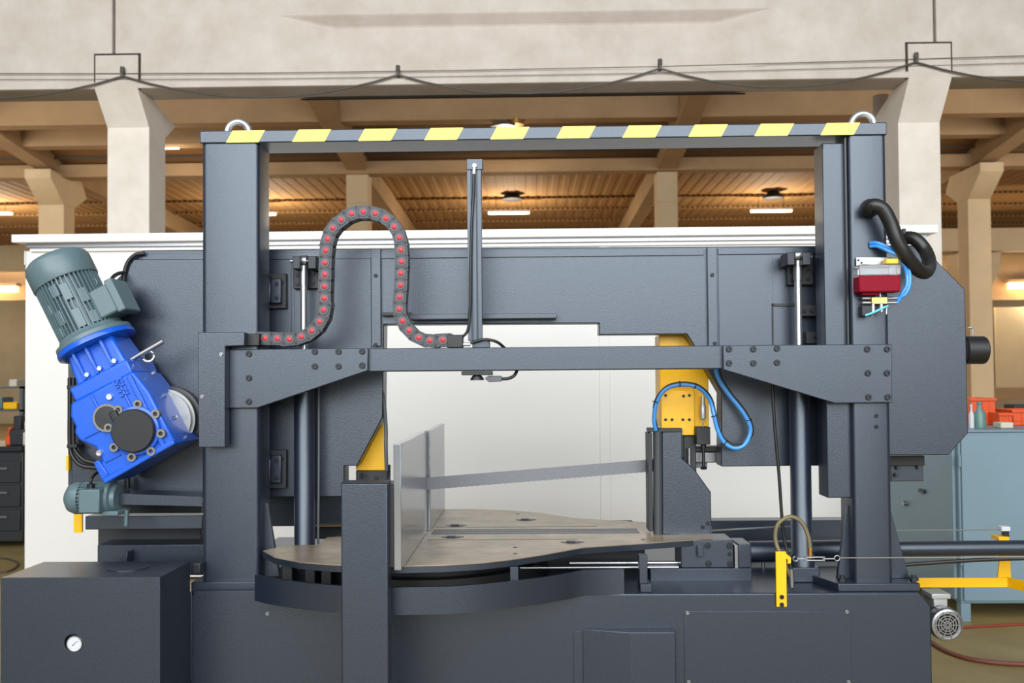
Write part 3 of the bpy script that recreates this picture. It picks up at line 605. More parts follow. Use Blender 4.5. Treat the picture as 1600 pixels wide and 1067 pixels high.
tb = gb(MB().box(0.06,0.185,-0.075,0.055,0.055,0.175), 'terminal_box', 'motor', 0.008)
gb(MB().box(0.165,0.20,-0.083,0.063,0.045,0.185), 'lid', 'motor', 0.006, tb)
gb(MB().torus((0.10,-0.02,0.215), (0,1,0), 0.02, 0.005, 0, 360, 24), 'lifting_eye', 'motor', 0, body)
gb(MB().tube([(0.155,0.02,0.175),(0.16,0.04,0.215),(0.17,0.1,0.24),(0.185,0.15,0.245)], 0.008), 'motor_cable', 'rubber')
# gearbox: adapter flange, bell, ledge, case
gb(MB().lathe((0,0,0), (0,0,-1), [(0.11,-0.002),(0.152,-0.002),(0.155,0.003),(0.155,0.018),(0.148,0.022),(0.11,0.024)], 48), 'adapter_flange', 'blue')
bell = gb(MB().add([(-.105,-.10,-.15),(.115,-.10,-.15),(.115,.11,-.15),(-.105,.11,-.15),(-.095,-.085,-.015),(.10,-.085,-.015),(.10,.09,-.015),(-.095,.09,-.015)],
      [(0,3,2,1),(4,5,6,7),(0,1,5,4),(1,2,6,5),(2,3,7,6),(3,0,4,7)]), 'bell_housing', 'blue', 0.012)
for x in (-0.06,-0.005,0.06):
    gb(MB().box(x-0.007,x+0.007,-0.107,-0.08,-0.14,-0.018), 'bell_rib', 'blue', 0.003, bell)
    gb(MB().lathe((x+0.016,-0.104,-0.125), (0,-1,0), [(0.009,0),(0.009,0.008),(0,0.008)], 6), 'bolt', 'chrome', 0, bell)
ledge = gb(MB().box(-.125,.13,-.128,.12,-.205,-.145), 'clamp_ledge', 'blue', 0.008)
FY = -0.135   # local y of the gearbox front
case_p = [(-.14,-.20),(.135,-.20),(.155,-.30),(.16,-.525),(-.155,-.535),(-.155,-.475),(-.13,-.455),(-.13,-.40),(-.175,-.345),(-.18,-.31),(-.165,-.29),(-.165,-.245)]
case = gb(MB().prism(case_p, FY, 0.125), 'gear_case', 'blue', 0.010)
gb(MB().box(.105,.125,FY-.012,FY+.01,-.52,-.21), 'case_rib', 'blue', 0.004, case)
gb(MB().box(.062,.072,FY-.008,FY+.01,-.36,-.21), 'case_rib', 'blue', 0.003, case)
gb(MB().box(-.055,-.045,FY-.008,FY+.01,-.30,-.21), 'case_rib', 'blue', 0.003, case)
gb(MB().box(-.15,-.03,FY-.006,FY+.01,-.352,-.346), 'case_rib', 'blue', 0.002, case)
gb(MB().box(-.12,-.05,FY-.006,FY+.01,-.472,-.466), 'case_rib', 'blue', 0.002, case)
gb(MB().prism([(-.155,-.52),(.16,-.51),(.16,-.53),(-.155,-.545)], FY-.014, 0.12), 'case_foot', 'blue', 0.005, case)
gb(MB().prism([(-.158,-.45),(-.135,-.45),(-.125,-.52),(-.158,-.525)], FY-.012, FY+.01), 'case_foot', 'blue', 0.004, case)
for z in (-.22,-.32,-.42,-.51): gb(MB().lathe((.155,-.02,z), (1,0,0), [(0.008,0),(0.008,0.012),(0,0.012)], 6), 'side_bolt', 'chrome', 0, case)
cc = GL(209,673,-.06); c2 = GL(168,653,-.04)
gb(MB().lathe((cc.x,FY+.002,cc.z), (0,-1,0), [(0.098,0),(0.096,0.018),(0.09,0.02)], 40), 'bearing_boss', 'blue', 0.002, case)
for k in range(8):
    t = math.radians(k*45+12); x, z = cc.x+0.103*math.cos(t), cc.z+0.103*math.sin(t)
    lg = gb(MB().lathe((x,FY+.002,z), (0,-1,0), [(0.017,0),(0.017,0.022),(0.009,0.022),(0.009,0.012),(0,0.012)], 16), 'mounting_lug', 'lug', 0, case)
    gb(MB().cyl((x,FY-.010,z), (x,FY-.012,z), 0.009, seg=12), 'bolt_hole', 'black', 0, case)
cap = gb(MB().lathe((cc.x,FY-.015,cc.z), (0,-1,0), [(0.084,0),(0.084,0.02),(0.08,0.024),(0,0.024)], 40), 'shaft_cap', 'black', 0)
t = math.radians(125); gb(MB().box(cc.x-.055,cc.x-.025,FY-.037,FY-.015,cc.z+.05,cc.z+.105), 'cap_tab', 'black', 0.006, cap)
gb(MB().lathe((c2.x,FY+.002,c2.z), (0,-1,0), [(0.054,0),(0.054,0.016),(0.046,0.016),(0.046,0.01),(0,0.01)], 32), 'plug_rim', 'lug', 0, case)
gb(MB().lathe((c2.x,FY-.006,c2.z), (0,-1,0), [(0.045,0),(0.045,0.006),(0,0.007)], 32), 'plug_cap', 'dark', 0, case)
for px, py in ((171,620),(155,708),(240,708)):
    q = GL(px,py,-.04); gb(MB().lathe((q.x,FY+.002,q.z), (0,-1,0), [(0.014,0),(0.014,0.008),(0.011,0.012),(0.005,0.012),(0.005,0.006),(0,0.006)], 16), 'oil_plug', 'chrome', 0, case)
# raised lettering SITI, reading down the case
q = GL(175,596,-.045); L0 = Vector((q.x,q.z)); adv = Vector((0.0,-1.0)); upv = Vector((1.0,0.0))
def glyph(bars, off):
    mb = MB()
    for (a0,b0,a1,b1) in bars:
        cs = [L0+adv*(off+u)*0.001+upv*v*0.001 for u,v in ((a0,b0),(a1,b0),(a1,b1),(a0,b1))]
        mb.prism([(c.x,c.y) for c in cs], FY-.008, FY+.002)
    gb(mb, 'raised_letter', 'blue', 0, case)
Sg = [(0,0,20,6),(0,16,20,22),(0,32,20,38),(14,6,20,16),(0,22,6,32)]; Ig = [(0,0,6,38)]; Tg = [(0,32,22,38),(8,0,14,32)]
glyph(Sg,0); glyph(Ig,26); glyph(Tg,37); glyph(Ig,64)
# eye bolt, torque pin, output flange
q = GL(232,557,.08); gb(MB().torus((q.x,q.y,q.z), (0.3,-1,0.2), 0.021, 0.007, 0, 360, 28), 'eye_bolt', 'chrome', 0)
q = GL(205,562,.05); q2 = GL(255,533,.05); gb(MB().cyl(q, q2, 0.010, seg=14), 'steel_pin', 'zinc', 0)
c3 = P(262,655,.2)
MB().lathe((c3.x,0.15,c3.z), (0,1,0), [(0.115,0),(0.115,0.02),(0.125,0.02),(0.125,0.035),(0.115,0.04),(0.115,0.055),(0.13,0.06),(0.13,0.097)], 48).build('output_flange', 'alu', gm)
MB().lathe((c3.x,0.205,c3.z), (0,1,0), [(0.12,0),(0.137,0.004),(0.137,0.042)], 48).build('seal_ring', 'rubber', gm)
# --- brush motor lower left
bmx = P(140,777,.02)
bm_ = thing('brush_motor', 'small grey green motor under the blue gearbox', 'motor', bmx)
A, B, C_ = P(104,778,.06), P(126,778,.06), P(172,778,.06); r = 0.064
MB().lathe((A.x,.06,A.z), (1,0,0), [(0,0),(r*.5,0.003),(r*.85,0.018),(r,0.04),(r,B.x-A.x+.01)], 36).build('fan_cover', 'motor', bm_)
mb = MB().cyl((B.x,.06,A.z), (C_.x,.06,A.z), r-.012, seg=32)
for i in range(26):
    t = 2*math.pi*i/26; d = Vector((0,math.cos(t),math.sin(t))); n_ = Vector((0,-d.z,d.y))*0.002; vs = [d*(r-.016)-n_,d*(r-.016)+n_,d*(r-.001)+n_,d*(r-.001)-n_]
    vs = [v+Vector((B.x,.06,A.z)) for v in vs]+[v+Vector((C_.x,.06,A.z)) for v in vs]; mb.add(vs, [(0,1,2,3),(4,7,6,5),(0,4,5,1),(1,5,6,2),(2,6,7,3),(3,7,4,0)])
mb.build('finned_housing', 'motor', bm_)
MB().lathe((C_.x,.06,A.z), (1,0,0), [(r+.004,0),(r+.004,.014),(r-.01,.02),(r-.015,.035)], 32).build('end_shield', 'motor', bm_)
pbox('terminal_box', 'motor', bm_, (122,765,155,802), -0.035, 0.03, 0.005); MB().cyl(P(142,766,.02), P(142,756,.02), 0.014, seg=14).build('cable_gland', 'black', bm_)
MB().tube([P(142,758,.02),P(143,748,.02),P(151,739,.06),P(160,735,.12)], 0.006).build('motor_cable', 'rubber', bm_)
pbox('motor_foot', 'motor', bm_, (158,799,184,806), 0.0, 0.12, 0.003)
# brackets left of the column
t = thing('motor_bracket', 'grey channel bracket carrying the small brush motor', 'bracket', P(250,780,.1))
MB().prism(poly([(182,771),(316,776),(316,791),(182,788)], .06), .06, .065).prism(poly([(182,771),(316,776),(316,777),(182,772)], .06), .065, .2).build('upper_rail', 'grey', t)
pbox('lower_rail', 'grey', t, (133,806,316,827), 0.2, 0.28, 0.003)
pbox('brush_arm', 'motor', t, (193,797,199,823), 0.06, 0.08, 0.004)
pbox('guard_tab', 'yel', t, (115,803,128,832), 0.19, 0.2, 0.001, label='yellow guard tab')
MB().cyl(P(199,762,.2), P(199,745,.2), 0.012, seg=12).build('hose_stub', 'rubber', t)
pbox('guard_strip', 'yel', bow, (103,712,107,735), .24, .26, 0.001, label='yellow edge strip')
for k, dx in enumerate((0,6)):
    ptube('power_cable', 'rubber', None, [(109+dx,590,.2),(109+dx,640,.2),(109+dx,690,.2),(113+dx,712-dx,.2),(127+dx,727-dx*1.3,.2),(152,731-dx*1.2,.2)], 0.009, label='%s black cable clipped beside the blue gearbox'%('outer','inner')[k], cat='cable')
for y in (605,697): pbox('cable_clip', 'black', bow, (104,y-3,120,y+3), .18, .25, 0.002)
ptube('housing_cable', 'rubber', None, [(226,396,.24),(212,398,.24),(200,410,.24),(194,430,.24),(193,450,.24),(194,462,.24)], 0.009, label='black cable curving around the top left housing corner', cat='cable')

# --- lift cylinders
for x, ybot, lb, zbm in ((474,846,'hydraulic lift cylinder with chrome rod behind the chain, left one', None), (1249,905,'hydraulic lift cylinder with chrome rod near the right column', None)):
    xb_ = P(x+1.5,700,.18).x; yr = 408 if x < 800 else 400
    zr_ = P(x,yr,.18).z; zm = P(x,600,.18).z
    t = thing('lift_cylinder', lb, 'cylinder', (xb_,0.18,ZB), 'hydraulic lift cylinders')
    MB().lathe((xb_,0.18,ZB), (0,0,1), [(0.05,0),(0.05,0.10),(0.042,0.11),(0.041,zm-ZB+0.12),(0.03,zm-ZB+0.13)], 32).build('barrel', 'grey', t)
    MB().box(xb_-.055, xb_+.055, .125, .235, ZB, ZB+.06).build('foot_block', 'grey', t, bevel=.004)
    MB().cyl((xb_,.18,zm+.1), (xb_,.18,zr_-.09), 0.0145).build('rod', 'chrome', t)
    ey = MB().cyl((xb_,.18,zr_-.1), (xb_,.18,zr_-.02), 0.0185).build('rod_end', 'zinc', t)
    MB().lathe((xb_-.014,.18,zr_), (1,0,0), [(0.024,0),(0.024,0.028)], 24).build('rod_eye', 'zinc', ey)
ptube('guide_wire_rod', 'cablegrey', None, [(498,600,.2),(498,720,.2),(497,850,.2)], 0.005, label='thin grey vertical rod beside the left lift cylinder', cat='rod')
ptube('hydraulic_hose', 'rubber', None, [(1206,585,.12),(1210,660,.12),(1217,740,.12),(1222,812,.12),(1226,845,.12),(1236,890,.1)], 0.0065, label='thin black hose hanging left of the right lift cylinder', cat='hose')
t = thing('hose_loop', 'tan braided hydraulic hose loop over the yellow bracket', 'hose', P(1237,850,.0))
MB().tube([P(1237,905,0.0),P(1222,872,0.0),P(1212,845,0.02),P(1214,822,0.02),P(1226,810,0.02),P(1240,808,0.02),P(1254,818,0.02),P(1263,838,0.02),P(1266,858,0.02)], 0.008).build('hose', 'tan', t)
MB().cyl(P(1266,856,.02), P(1266,872,.02), 0.009, seg=12).build('fitting', 'brass', t)
MB().cyl(P(1236,890,.0), P(1237,917,.0), 0.011, seg=12).build('fitting', 'zinc', t)

# --- energy chain
pins = [(414.5,528.5),(433.5,529),(452.5,530),(471,526),(487.5,517),(499.5,502.5),(506,484.5),(506.5,466),(507,447.5),(507.5,429),(508,410.5),(509,391.5),(512,373.5),(520,356),(533.5,343.5),(549.5,334),(568,331),(586,333.5),(603.5,341.5),(616,354.5),(624,371.5),(626.5,390.5),(627.5,409),(626.5,427),(626,445.5),(624.5,464),(624,483),(629,501.5),(639.5,516.5),(654.5,527.5),(672,532),(692,531)]
YC = 0.0
chain = thing('cable_chain', 'looped grey cable chain with red pins above the left gusset', 'cable chain', P(560,540,YC))
hw, hl = 0.0255, 0.030
st = [(-hl+hw*math.cos(math.radians(a))*.62, hw*math.sin(math.radians(a))) for a in range(90,271,30)]+[(hl+hw*math.cos(math.radians(a))*.62, hw*math.sin(math.radians(a))) for a in range(-90,91,30)]
mb = MB().prism(st, 0.0, 0.006).prism(st, 0.058, 0.064)
mb.box(-0.016,0.016,0.004,0.06,hw-0.006,hw-0.001).box(-0.016,0.016,0.004,0.06,-hw+0.001,-hw+0.006)
LINK = mb.mesh('chain_link', 'chain')
SLOT = MB().box(-.005,.005,-.0022,.002,hw*.62,hw*.8).box(-.005,.005,-.0022,.002,-hw*.8,-hw*.62).box(-.0015,.0015,-.0022,.002,hw*.35,hw*.95).box(-.0015,.0015,-.0022,.002,-hw*.95,-hw*.35).mesh('link_gap', 'black')
PIN = MB().lathe((0,0,0), (0,-1,0), [(0.0105,0),(0.0105,0.003),(0.008,0.005),(0,0.006)], 16).mesh('pin', 'redpin')
RING = MB().lathe((0,0,0), (0,-1,0), [(0.017,0),(0.017,0.0015),(0.012,0.0015)], 16).mesh('pin_ring', 'cablegrey')
PP = [P(x,y,YC) for x,y in pins]
for i, p in enumerate(PP):
    d = (PP[min(i+1,31)]-PP[max(i-1,0)]); a = math.atan2(d.z, d.x)
    wm = Matrix.Translation(p+Vector((0,0.0015*(i%2),0))) @ Matrix.Rotation(-a, 4, 'Y')
    l = inst('chain_link', LINK, chain, wm)
    inst('link_gap', SLOT, l, wm @ Matrix.Translation((0.024,0,0)))
    inst('pin', PIN, l, wm @ Matrix.Translation((0,-0.003,0))); inst('pin_ring', RING, l, wm @ Matrix.Translation((0,-0.002,0)))
pbox('end_bracket', 'black', chain, (383,521,405,540), -0.03, 0.06, 0.003)
pbox('end_bracket', 'black', chain, (698,523,723,543), 0.0, 0.06, 0.003)
# --- profile cylinder on the cross beam
pc = thing('profile_cylinder', 'tall grey profile cylinder standing on the cross beam', 'cylinder', P(742,540,.05))
px0, px1 = P(730.5,400,.03).x, P(752.5,400,.03).x; pz0, pz1 = P(742,532,.03).z, P(742,262,.03).z
g_ = 0.006; W_ = px1-px0
prof = [(px0,.03),(px0+W_*.28,.03),(px0+W_*.28,.036),(px0+W_*.36,.036),(px0+W_*.36,.03),(px0+W_*.64,.03),(px0+W_*.64,.036),(px0+W_*.72,.036),(px0+W_*.72,.03),(px1,.03),(px1,.09),(px0,.09)]
MB().vprism(prof, pz0, pz1).build('profile_tube', 'grey', pc, bevel=.001)
pbox('end_cap', 'grey', pc, (729,248,754,265), .026, .094, .002)
MB().lathe(P(741.5,259,.02), (0,-1,0), [(0.008,-.01),(0.008,.006),(0,.006)], 12).build('port_screw', 'chrome', pc); MB().cyl(P(741,262,.022), P(740.5,272,.022), 0.006, seg=10).build('air_fitting', 'dial', pc)
MB().tube([P(740.5,272,.022),P(740,300,.018),P(737,350,.015),P(735,420,.015),P(734.5,480,.018),P(731,515,.02),P(722,527,.025)], 0.0055).build('air_hose', 'rubber', pc)
pbox('mount_flange', 'grey', pc, (738,533,765,543), .025, .1, .002)
MB().tube([P(724,538,.02),P(735,538,.02)], 0.007, sub=1).build('hose_fitting', 'chrome', pc); MB().tube([P(735,536,.01),P(752,531,.01),P(765,531,.01),P(778,535,.02),P(790,545,.05)], 0.006).build('sensor_cable', 'rubber', pc)
pbox('lower_plate', 'dark', pc, (721,580,769,586), .01, .1, .002)
MB().lathe(P(745.5,594,.04), (0,0,1), [(0.027,0),(0.027,0.006),(0.016,0.02),(0.016,0.024)], 24).build('rubber_foot', 'black', pc)
pprism('sensor_plug', 'cablegrey', pc, [(757,591),(763,587),(784,587),(784,596),(764,597)], .02, .05, .003)
MB().tube([P(782,592,.035),P(795,591,.035),P(804,586,.035),P(809,576,.05)], 0.0065).build('plug_cable', 'rubber', pc)

# --- turntable
ZT = 0.844
tt = thing('turntable', 'round machined steel turntable with slots in front of the saw', 'turntable', (-0.44, 0.4, ZB))
out = [(411,860),(430,870.5),(470,878),(520,882),(575,884),(630,884),(690,882.5),(750,879),(800,873.5),(850,866),(900,857),(912,855),(1000,849),(1112,841),(1112,822),(1012,815.5),(950,812.5),(895,809),(845,801),(800,797.5),(740,795),(690,795.5),(650,800),(600,812),(560,826),(535,838),(511,839),(497,851),(446,852)]
op = [PZ(x,y,ZT) for x,y in out]
MB().vprism([(p.x,p.y) for p in op], ZT-0.004, ZT).build('table_plate', 'tabl', tt, bevel=.001)
MB().vprism([(p.x,p.y) for p in op], ZT-0.026, ZT-.0042).build('table_rim', 'grey', tt)
MB().box(.05,.50,.42,.9,ZB,ZT-.03).build('table_carrier', 'dark', tt, bevel=.004)
# bars lying in the slot zone: proud strips with dark grooves between
for (ya_, yb2, x0, x1, m, h) in ((0.34,0.355,-0.42,0.47,'dark',.0006),(0.445,0.46,-0.42,0.47,'dark',.0006),(0.36,0.44,-0.42,0.47,'blade',.0012),(0.385,0.389,-0.42,0.47,'dark',.0016),(0.411,0.415,-0.42,0.47,'dark',.0016),(0.52,0.526,-0.42,.3,'dark',.0006),(0.2,0.206,-0.42,0.2,'dark',.0006)):
    MB().box(x0, x1, ya_, yb2, ZT-.002, ZT+h).build('slot_strip', m, tt)
def latch(px, py):
    c = PZ(px,py,ZT); mb = MB().prism([(-.03,0),(.03,0),(0.0,.0)], 0, .01) if False else MB()
    mb.vprism([(c.x-.045,c.y),(c.x-.015,c.y-.03),(c.x+.02,c.y-.03),(c.x+.05,c.y),(c.x+.02,c.y+.02)], ZT-.001, ZT+.0015).box(c.x-.02,c.x+.015,c.y-.018,c.y+.006,ZT,ZT+.006).build('slot_latch', 'gun', tt)
latch(706,839); latch(712,821); latch(893,847); latch(821,812)
for px, py in ((805,855),(805,865),(1005,843),(809,803),(985,814)):
    c = PZ(px,py,ZT); MB().cyl((c.x,c.y,ZT-.001), (c.x,c.y,ZT+.001), 0.009, seg=14).build('plug_screw', 'gun', tt)
rg = [(398,898),(415,902),(440,906),(480,911),(535,915.5),(610,918),(700,916.5),(750,913),(797,908),(850,902),(890,895),(912,890.5),(975,889)]
rp = [PZ(x,y,.773) for x,y in rg]
mb = MB(); n = len(rp); vs = []; fs = []
for p in rp:
    for q, dy in ((p,0),(p,.014)): vs += [(q.x,q.y+dy,.676),(q.x,q.y+dy,.773)]
for i in range(n-1):
    k = i*4; fs += [(k,k+4,k+5,k+1),(k+2,k+3,k+7,k+6),(k+1,k+5,k+7,k+3),(k,k+2,k+6,k+4)]
fs += [(0,1,3,2),((n-1)*4,(n-1)*4+2,(n-1)*4+3,(n-1)*4+1)]
mb.add(vs, fs).build('ring_skirt', 'grey', tt)
MB().lathe((-.42,.42,ZB), (0,0,1), [(.5,0),(.5,.06),(.44,.06),(.44,.138),(0,.138)], 56).build('bearing_drum', 'dark', tt)
for px in (445,480,505): c = PZ(px,905,.72); MB().box(c.x, c.x+.04, .0, .08, ZB, ZT-.026).build('table_stay', 'dark', tt, bevel=.003)
for px, py, yy in ((804,900,-.222),(1006,890,-.02)):
    x0, x1 = P(px-7,py,yy).x, P(px+6,py,yy).x; z0 = .70 if px < 900 else ZB+.03
    MB().box(x0, x1, yy, yy+.05, z0, ZT-.026).build('support_leg', 'grey', tt, bevel=.002)
MB().box(P(1000,915,-.02).x, P(1018,915,-.02).x, -.03, .06, ZB, ZB+.03).build('leg_foot', 'grey', tt, bevel=.002)
# --- front post, fence plates
post = thing('support_post', 'square dark grey front post left of the steel fence', 'post', P(570,1000,-.55)-Vector((0,0,P(570,1000,-.55).z)))
qx0, qx1 = P(533,880,-.445).x, P(606.5,900,-.445).x; qz = P(570,755,-.445).z
MB().box(qx0, qx1, -.445, -.37, 0.0, qz).build('tube', 'grey', post, bevel=.005)
MB().box(qx0, qx1, -.445, -.37, qz, qz+.003).build('end_plate', 'gun', post)
FX = P(627,790,-.402).x
MB().box(qx1, FX-.0268, -.40, -.37, ZT+.012, qz-.01).build('spacer', 'dark', post)
def steel_plate(x0, x1, y0, y1, z1, label):
    return MB().box(x0, x1, y0, y1, ZT+.001, z1).build('fence_plate', 'fence', bevel=.002, label=label, cat='fence plate', group='steel fence plates')
zf = P(621,694,-.402).z
f1 = steel_plate(FX-.0265, FX, -.402, .375, zf, 'polished steel fence plate nearest the camera beside the post')
f2 = steel_plate(FX-.014, FX+.012, .425, 1.10, zf, 'polished steel fence plate behind the saw blade')
# --- vise jaw
YV = .31
vj = thing('vise_jaw', 'dark grey vise jaw block with vertical rollers on the table', 'vise jaw', P(1070,836,YV))
pprism('jaw_block', 'grey', vj, [(1035,674),(1066,673),(1066,716),(1085,733),(1111,769),(1112,838),(1035,835)], YV, .385, .004)
pbox('top_cap', 'dark', vj, (1014,669,1066,675), YV-.01, .385, .002)
MB().cyl(P(1028,834,YV+.01), P(1027.5,674,YV+.01), 0.02, seg=24).build('roller', 'chain', vj)
pbox('jaw_face', 'dark', vj, (1013,676,1020,830), YV-.005, .392, .002)
bolts(vj, [(1098,824),(1106,818)], YV, SBOLT)
# --- vise slide with pipe
sl = thing('vise_slide', 'grey vise slide block and rail on the machine base', 'slide', P(1100,905,.17))
pbox('rail', 'grey', sl, (1016,888,1175,909), .17, .34, .003)
sb = pbox('slide_block', 'grey', sl, (1064,844,1146,887), .18, .34, .003); bolts(sb, [(1106,853),(1140,853),(1107,881),(1141,881)], .18, BOLT); bolts(sb, [(1140,866)], .18, SBOLT)
pbox('end_block', 'grey', sl, (1154,850,1174,887), .18, .33, .003); pbox('bright_strip', 'zinc', sl, (1148,852,1154,887), .19, .33, .001)
pbox('lug', 'grey', sl, (1090,853,1099,870), .16, .18, .002)
MB().cyl(P(890,879.5,.26), P(1064,879,.26), .008, seg=12).build('guide_rod', 'chrome', sl); MB().cyl(P(812,887,.12), P(1060,886,.14), .005, seg=12).build('guide_rod', 'chrome', sl)
pipe = thing('slide_pipe', 'long dark grey round pipe running to the right edge', 'pipe', P(1400,857,.45))
MB().cyl(P(1170,862,.45), P(1330,860,.45), .046, seg=32).build('barrel', 'grey', pipe)
MB().cyl(P(1330,858,.45), P(1720,855,.45), .033, seg=32).build('pipe', 'grey', pipe)
MB().cyl(P(1192,872,.44), P(1193,905,.44), .008, seg=10).build('drain_stub', 'zinc', pipe)
ptube('pressure_hose', 'rubber', None, [(1385,884,.3),(1430,881,.3),(1490,877,.3),(1545,874,.3),(1640,871,.3)], .0085, label='black hose under the long grey pipe', cat='hose')

# --- rope switch: yellow bracket, turnbuckle, wires
yb3 = thing('rope_bracket', 'narrow upright yellow bracket bolted to the base front', 'bracket', P(1221,948,-.06))
bxp(MB(), 1213,862,1229,948,-.062,-.052).build('bar', 'yel', yb3, bevel=.001); bolts(yb3, [(1221.5,933),(1221.5,945)], -.062, SBOLT)
pprism('hook', 'yel', yb3, [(1227,864),(1236,871),(1236,880),(1231,881),(1231,874),(1227,872)], -.06, -.045, .001)
tn = thing('turnbuckle', 'small bright turnbuckle hooked to the yellow bracket', 'turnbuckle', P(1275,873,-.05))
MB().torus(P(1243,873,-.05), (0,1,0), .009, .0025, 0, 300, 18).tube([P(1246,873,-.05),P(1260,873,-.05)], .0028, sub=1).build('hook', 'zinc', tn)
a, b = P(1259,873,-.05), P(1287,873,-.05); MB().tube([a+Vector((0,0,.006)), b+Vector((0,0,.006))], .0028, sub=1).tube([a-Vector((0,0,.006)), b-Vector((0,0,.006))], .0028, sub=1).box(a.x-.004,a.x+.004,a.y-.004,a.y+.004,a.z-.008,a.z+.008).box(b.x-.004,b.x+.004,b.y-.004,b.y+.004,b.z-.008,b.z+.008).build('frame', 'zinc', tn)
MB().tube([P(1287,873,-.05),P(1304,873,-.05)], .0028, sub=1).torus(P(1308,872,-.05), (0,1,0), .01, .0025, 0, 360, 18).build('eye', 'zinc', tn)
MB().tube([P(1311,871.5,-.05),P(1460,871,-.05),P(1720,869,-.05)], .0022, 6, 1).build('safety_rope', 'wirez', label='thin steel rope from the turnbuckle to the right edge', cat='rope')
MB().tube([P(1112,829,.42),P(1170,825.5,.42),P(1240,822,.42)], .004, 6, 1).build('guide_rope', 'wirez', label='thin bright rod from the vise jaw to the lift cylinder', cat='rod')
MB().tube([P(1398,829,.52),P(1500,828,.52),P(1568,827,.52)], .003, 6, 1).build('safety_rope', 'wirez', label='thin steel rope above the long pipe in front of the teal cabinet', cat='rope')
ar = thing('yellow_arm', 'yellow steel arm bracket at lower right of the saw', 'bracket', P(1500,910,.55))
pbox('flat_bar', 'yel', ar, (1380,903,1575,918), .55, .56, .002)
p0, p1 = P(1574,902,.55), P(1640,912,.45); MB().add([(p0.x,.55,p0.z),(p1.x,.3,p0.z),(p1.x,.3,p0.z-.045),(p0.x,.55,p0.z-.045),(p0.x,.56,p0.z),(p1.x,.31,p0.z),(p1.x,.31,p0.z-.045),(p0.x,.56,p0.z-.045)], [(0,1,2,3),(4,7,6,5),(0,4,5,1),(3,2,6,7),(0,3,7,4),(1,5,6,2)]).build('side_bar', 'yel', ar)
pprism('upright', 'yel', ar, [(1559,904),(1566,840),(1577,840),(1580,904)], .56, .57, .001)
pbox('foot_tab', 'yel', ar, (1561,839,1577,845), .50, .57, .001)
pbox('switch_post', 'black', ar, (1570,828,1577,839), .52, .55, .001); pbox('rope_clamp', 'dial', ar, (1565,823,1579,830), .51, .55, .002)
# --- pump motor lower right
pmc = P(1483,978,-.02)
pm = thing('pump_motor', 'silver coolant pump motor hanging at the right end of the base', 'motor', pmc)
MB().lathe((pmc.x,.0,pmc.z), (0,1,0), [(.062,0),(.062,.05),(.056,.055),(.056,.2),(.03,.21)], 40).build('housing', 'gun', pm)
MB().lathe((pmc.x,.0,pmc.z), (0,-1,0), [(.064,-.03),(.064,.0),(.06,.008),(.053,.010),(.053,.004)], 40).build('fan_rim', 'zinc', pm)
MB().cyl((pmc.x,-.003,pmc.z), (pmc.x,.002,pmc.z), .054, seg=32).build('fan_dark', 'black', pm)
mb = MB()
for rr in (.012,.022,.032,.042): mb.lathe((pmc.x,-.004,pmc.z), (0,-1,0), [(rr,0),(rr,.003),(rr+.0045,.003),(rr+.0045,0)], 32)
for k in range(10):
    t = 2*math.pi*k/10; d = Vector((math.cos(t),0,math.sin(t))); w = Vector((-d.z,0,d.x))*.0018; c = Vector((pmc.x,-.008,pmc.z)); mb.add([c-w,c+w,c+d*.054+w,c+d*.054-w], [(0,1,2,3)])
mb.build('grille', 'zinc', pm)
pbox('terminal_box', 'alu', pm, (1459,934,1481,952), .05, .14, .004); pbox('box_lid', 'alu', pm, (1456,928,1486,936), .045, .145, .003)

# --- lubricator on the right column
lu = thing('oil_lubricator', 'clear oil reservoir with red oil on the right column', 'lubricator', P(1375,480,-.03))
pprism('bracket_plate', 'alu', lu, [(1338,402),(1392,402),(1404,412),(1404,416),(1348,413),(1338,416)], -.02, -.014, .001)
bolts(lu, [(1341,407),(1346,411),(1382,407)], -.02, bolt_mesh(.003))
pbox('reservoir', 'clear', lu, (1342,413,1408,430), -.085, -.015, .004, label='clear plastic reservoir')
pbox('oil', 'redoil', lu, (1342.5,430.5,1407.5,456), -.084, -.016, .005, label='dark red oil')
pbox('filler_cap', 'yel', lu, (1385,404,1404,412), -.07, -.03, .003, label='yellow filler cap')
pbox('red_label', 'redoil', lu, (1347,456,1374,461), -.06, -.02, .002)
mf = pbox('manifold', 'brass', lu, (1362,464,1387,475), -.05, -.02, .002, label='brass manifold')
for y in (466,473):
    MB().cyl(P(1347,y,-.035), P(1363,y,-.035), .007, seg=12).build('fitting', 'zinc', mf); MB().cyl(P(1386,y,-.035), P(1402,y,-.035), .006, seg=12).build('fitting', 'zinc', mf)
MB().lathe(P(1375,464,-.035), (0,0,1), [(.006,0),(.006,.018),(.017,.02),(.017,.026),(0,.028)], 14).build('valve_wheel', 'zinc', mf)
for x in (1364,1377): MB().cyl(P(x,475,-.035), P(x,487,-.035), .008, seg=12).build('drain_plug', 'chrome', mf)
pbox('solenoid', 'dark', lu, (1347,477,1362,494), -.04, -.01, .003)
MB().tube([P(1352,493,-.055),P(1365,488,-.06),P(1380,481,-.06),P(1387,478,-.055)], .0045).build('small_hose', 'cyan', lu, label='pale blue hose')
MB().cyl(P(1386,478,-.05), P(1385,491,-.05), .004, seg=8).build('elbow', 'zinc', lu)
for k, (dy, off) in enumerate(((0,0),(5,4))):
    MB().tube([P(1360,380+dy,-.005),P(1372,380+dy,-.03),P(1390,388+dy,-.045-off*.004),P(1407,402,-.05-off*.004),P(1420-off,424,-.05),P(1421-off,445,-.05),P(1414-off,460-dy*.4,-.045),P(1402,466+k*7,-.035)], .0075).build('blue_hose', 'hose', None, label='%s bright blue oil hose looping right of the red reservoir'%('outer','inner')[k], cat='hose', group='blue oil hoses')
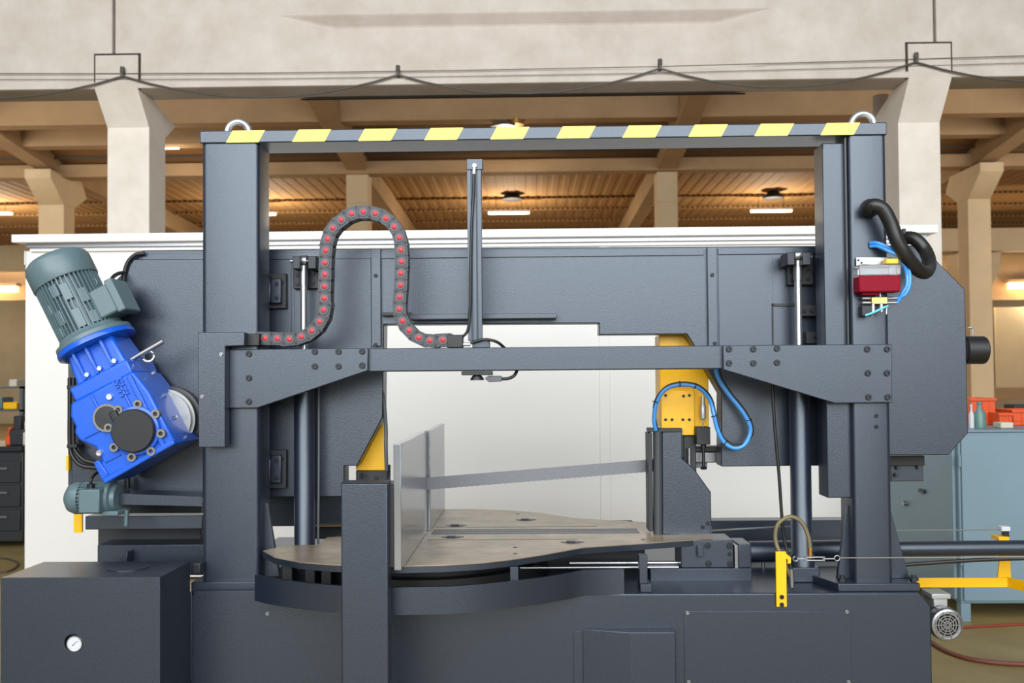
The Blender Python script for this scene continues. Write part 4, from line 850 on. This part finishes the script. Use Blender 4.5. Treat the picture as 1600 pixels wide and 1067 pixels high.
# black corrugated hose
hs = thing('corrugated_hose', 'thick black corrugated hose looping off the right column', 'hose', P(1400,380,-.05))
pts = [P(1358,326,.0),P(1357,326,-.05),P(1366,321,-.075),P(1380,328,-.08),P(1392,350,-.08),P(1402,377,-.08),P(1416,400,-.07),P(1433,420,-.03),P(1446,425,.04),P(1452,412,.12),P(1446,392,.17),P(1430,374,.19),P(1415,372,.22),P(1405,378,.27)]
MB().tube(pts, .026, 16, 10, rad=lambda i, n: .0265+(.0012 if i % 2 else 0)).build('hose', 'rubber', hs)
MB().lathe(P(1358,326,.0), (0,-1,0), [(.036,0),(.036,.014),(.03,.02)], 24).build('collar', 'black', hs)
pbox('cable_stub', 'black', hs, (1411,357,1416,366), .2, .25, .002)
# blue hose bundle at the blade guide
for k, o_ in enumerate((0,1)):
    d = o_*4.0
    MB().tube([P(1118+d,570,.2),P(1122+d,590,.2),P(1138+d,615,.2),P(1158+d,640,.2),P(1171+d*.6,662,.2),P(1172+d*.6,678,.2),P(1163,692-d*.3+3,.2),P(1147,698-d+2,.2),P(1131,690-d,.2),P(1121-d*-.4,670,.2),P(1115+d*.4,645,.2),P(1108+d*.3,622-d*.5,.22),P(1090,605-d*.6,.25),P(1063,601-d*.6,.27),P(1040,608-d*.5,.27),P(1026-d*.5,628,.28),P(1022-d*-.3,655,.29),P(1025+d*.5,672,.30)], .0095 if k == 0 else .007, 10, 6).build('air_hose', 'hose' if k == 0 else 'rubber', None, label=('thick blue','thin black')[k]+' hose looping from the gusset to the vise jaw', cat='hose', group='vise hoses')
for q_, (x_, y_, Y_, ax_) in enumerate(((1024,628,.28,(0.3,0,1)),(1062,600,.27,(1,0,0)),(1086,603,.25,(1,0,-.3)),(1116,650,.2,(.3,0,-1)),(1133,691,.2,(1,0,-.8)),(1170,656,.2,(.3,0,-1)))):
    MB().torus(P(x_,y_,Y_), ax_, .012, .002, 0, 360, 16).build('cable_tie', 'black', label='small black cable tie on the blue hose, %s from the vise jaw'%('first','second','third','fourth','fifth','sixth')[q_], cat='cable tie', group='cable ties')
# grey cable by the left guide arm
ptube('conduit', 'cablegrey', None, [(584,580,.28),(592,595,.28),(598,615,.28),(601,640,.28),(603,670,.29),(603,700,.29),(604,735,.3)], .008, label='grey flexible conduit above the left yellow guide arm', cat='conduit')
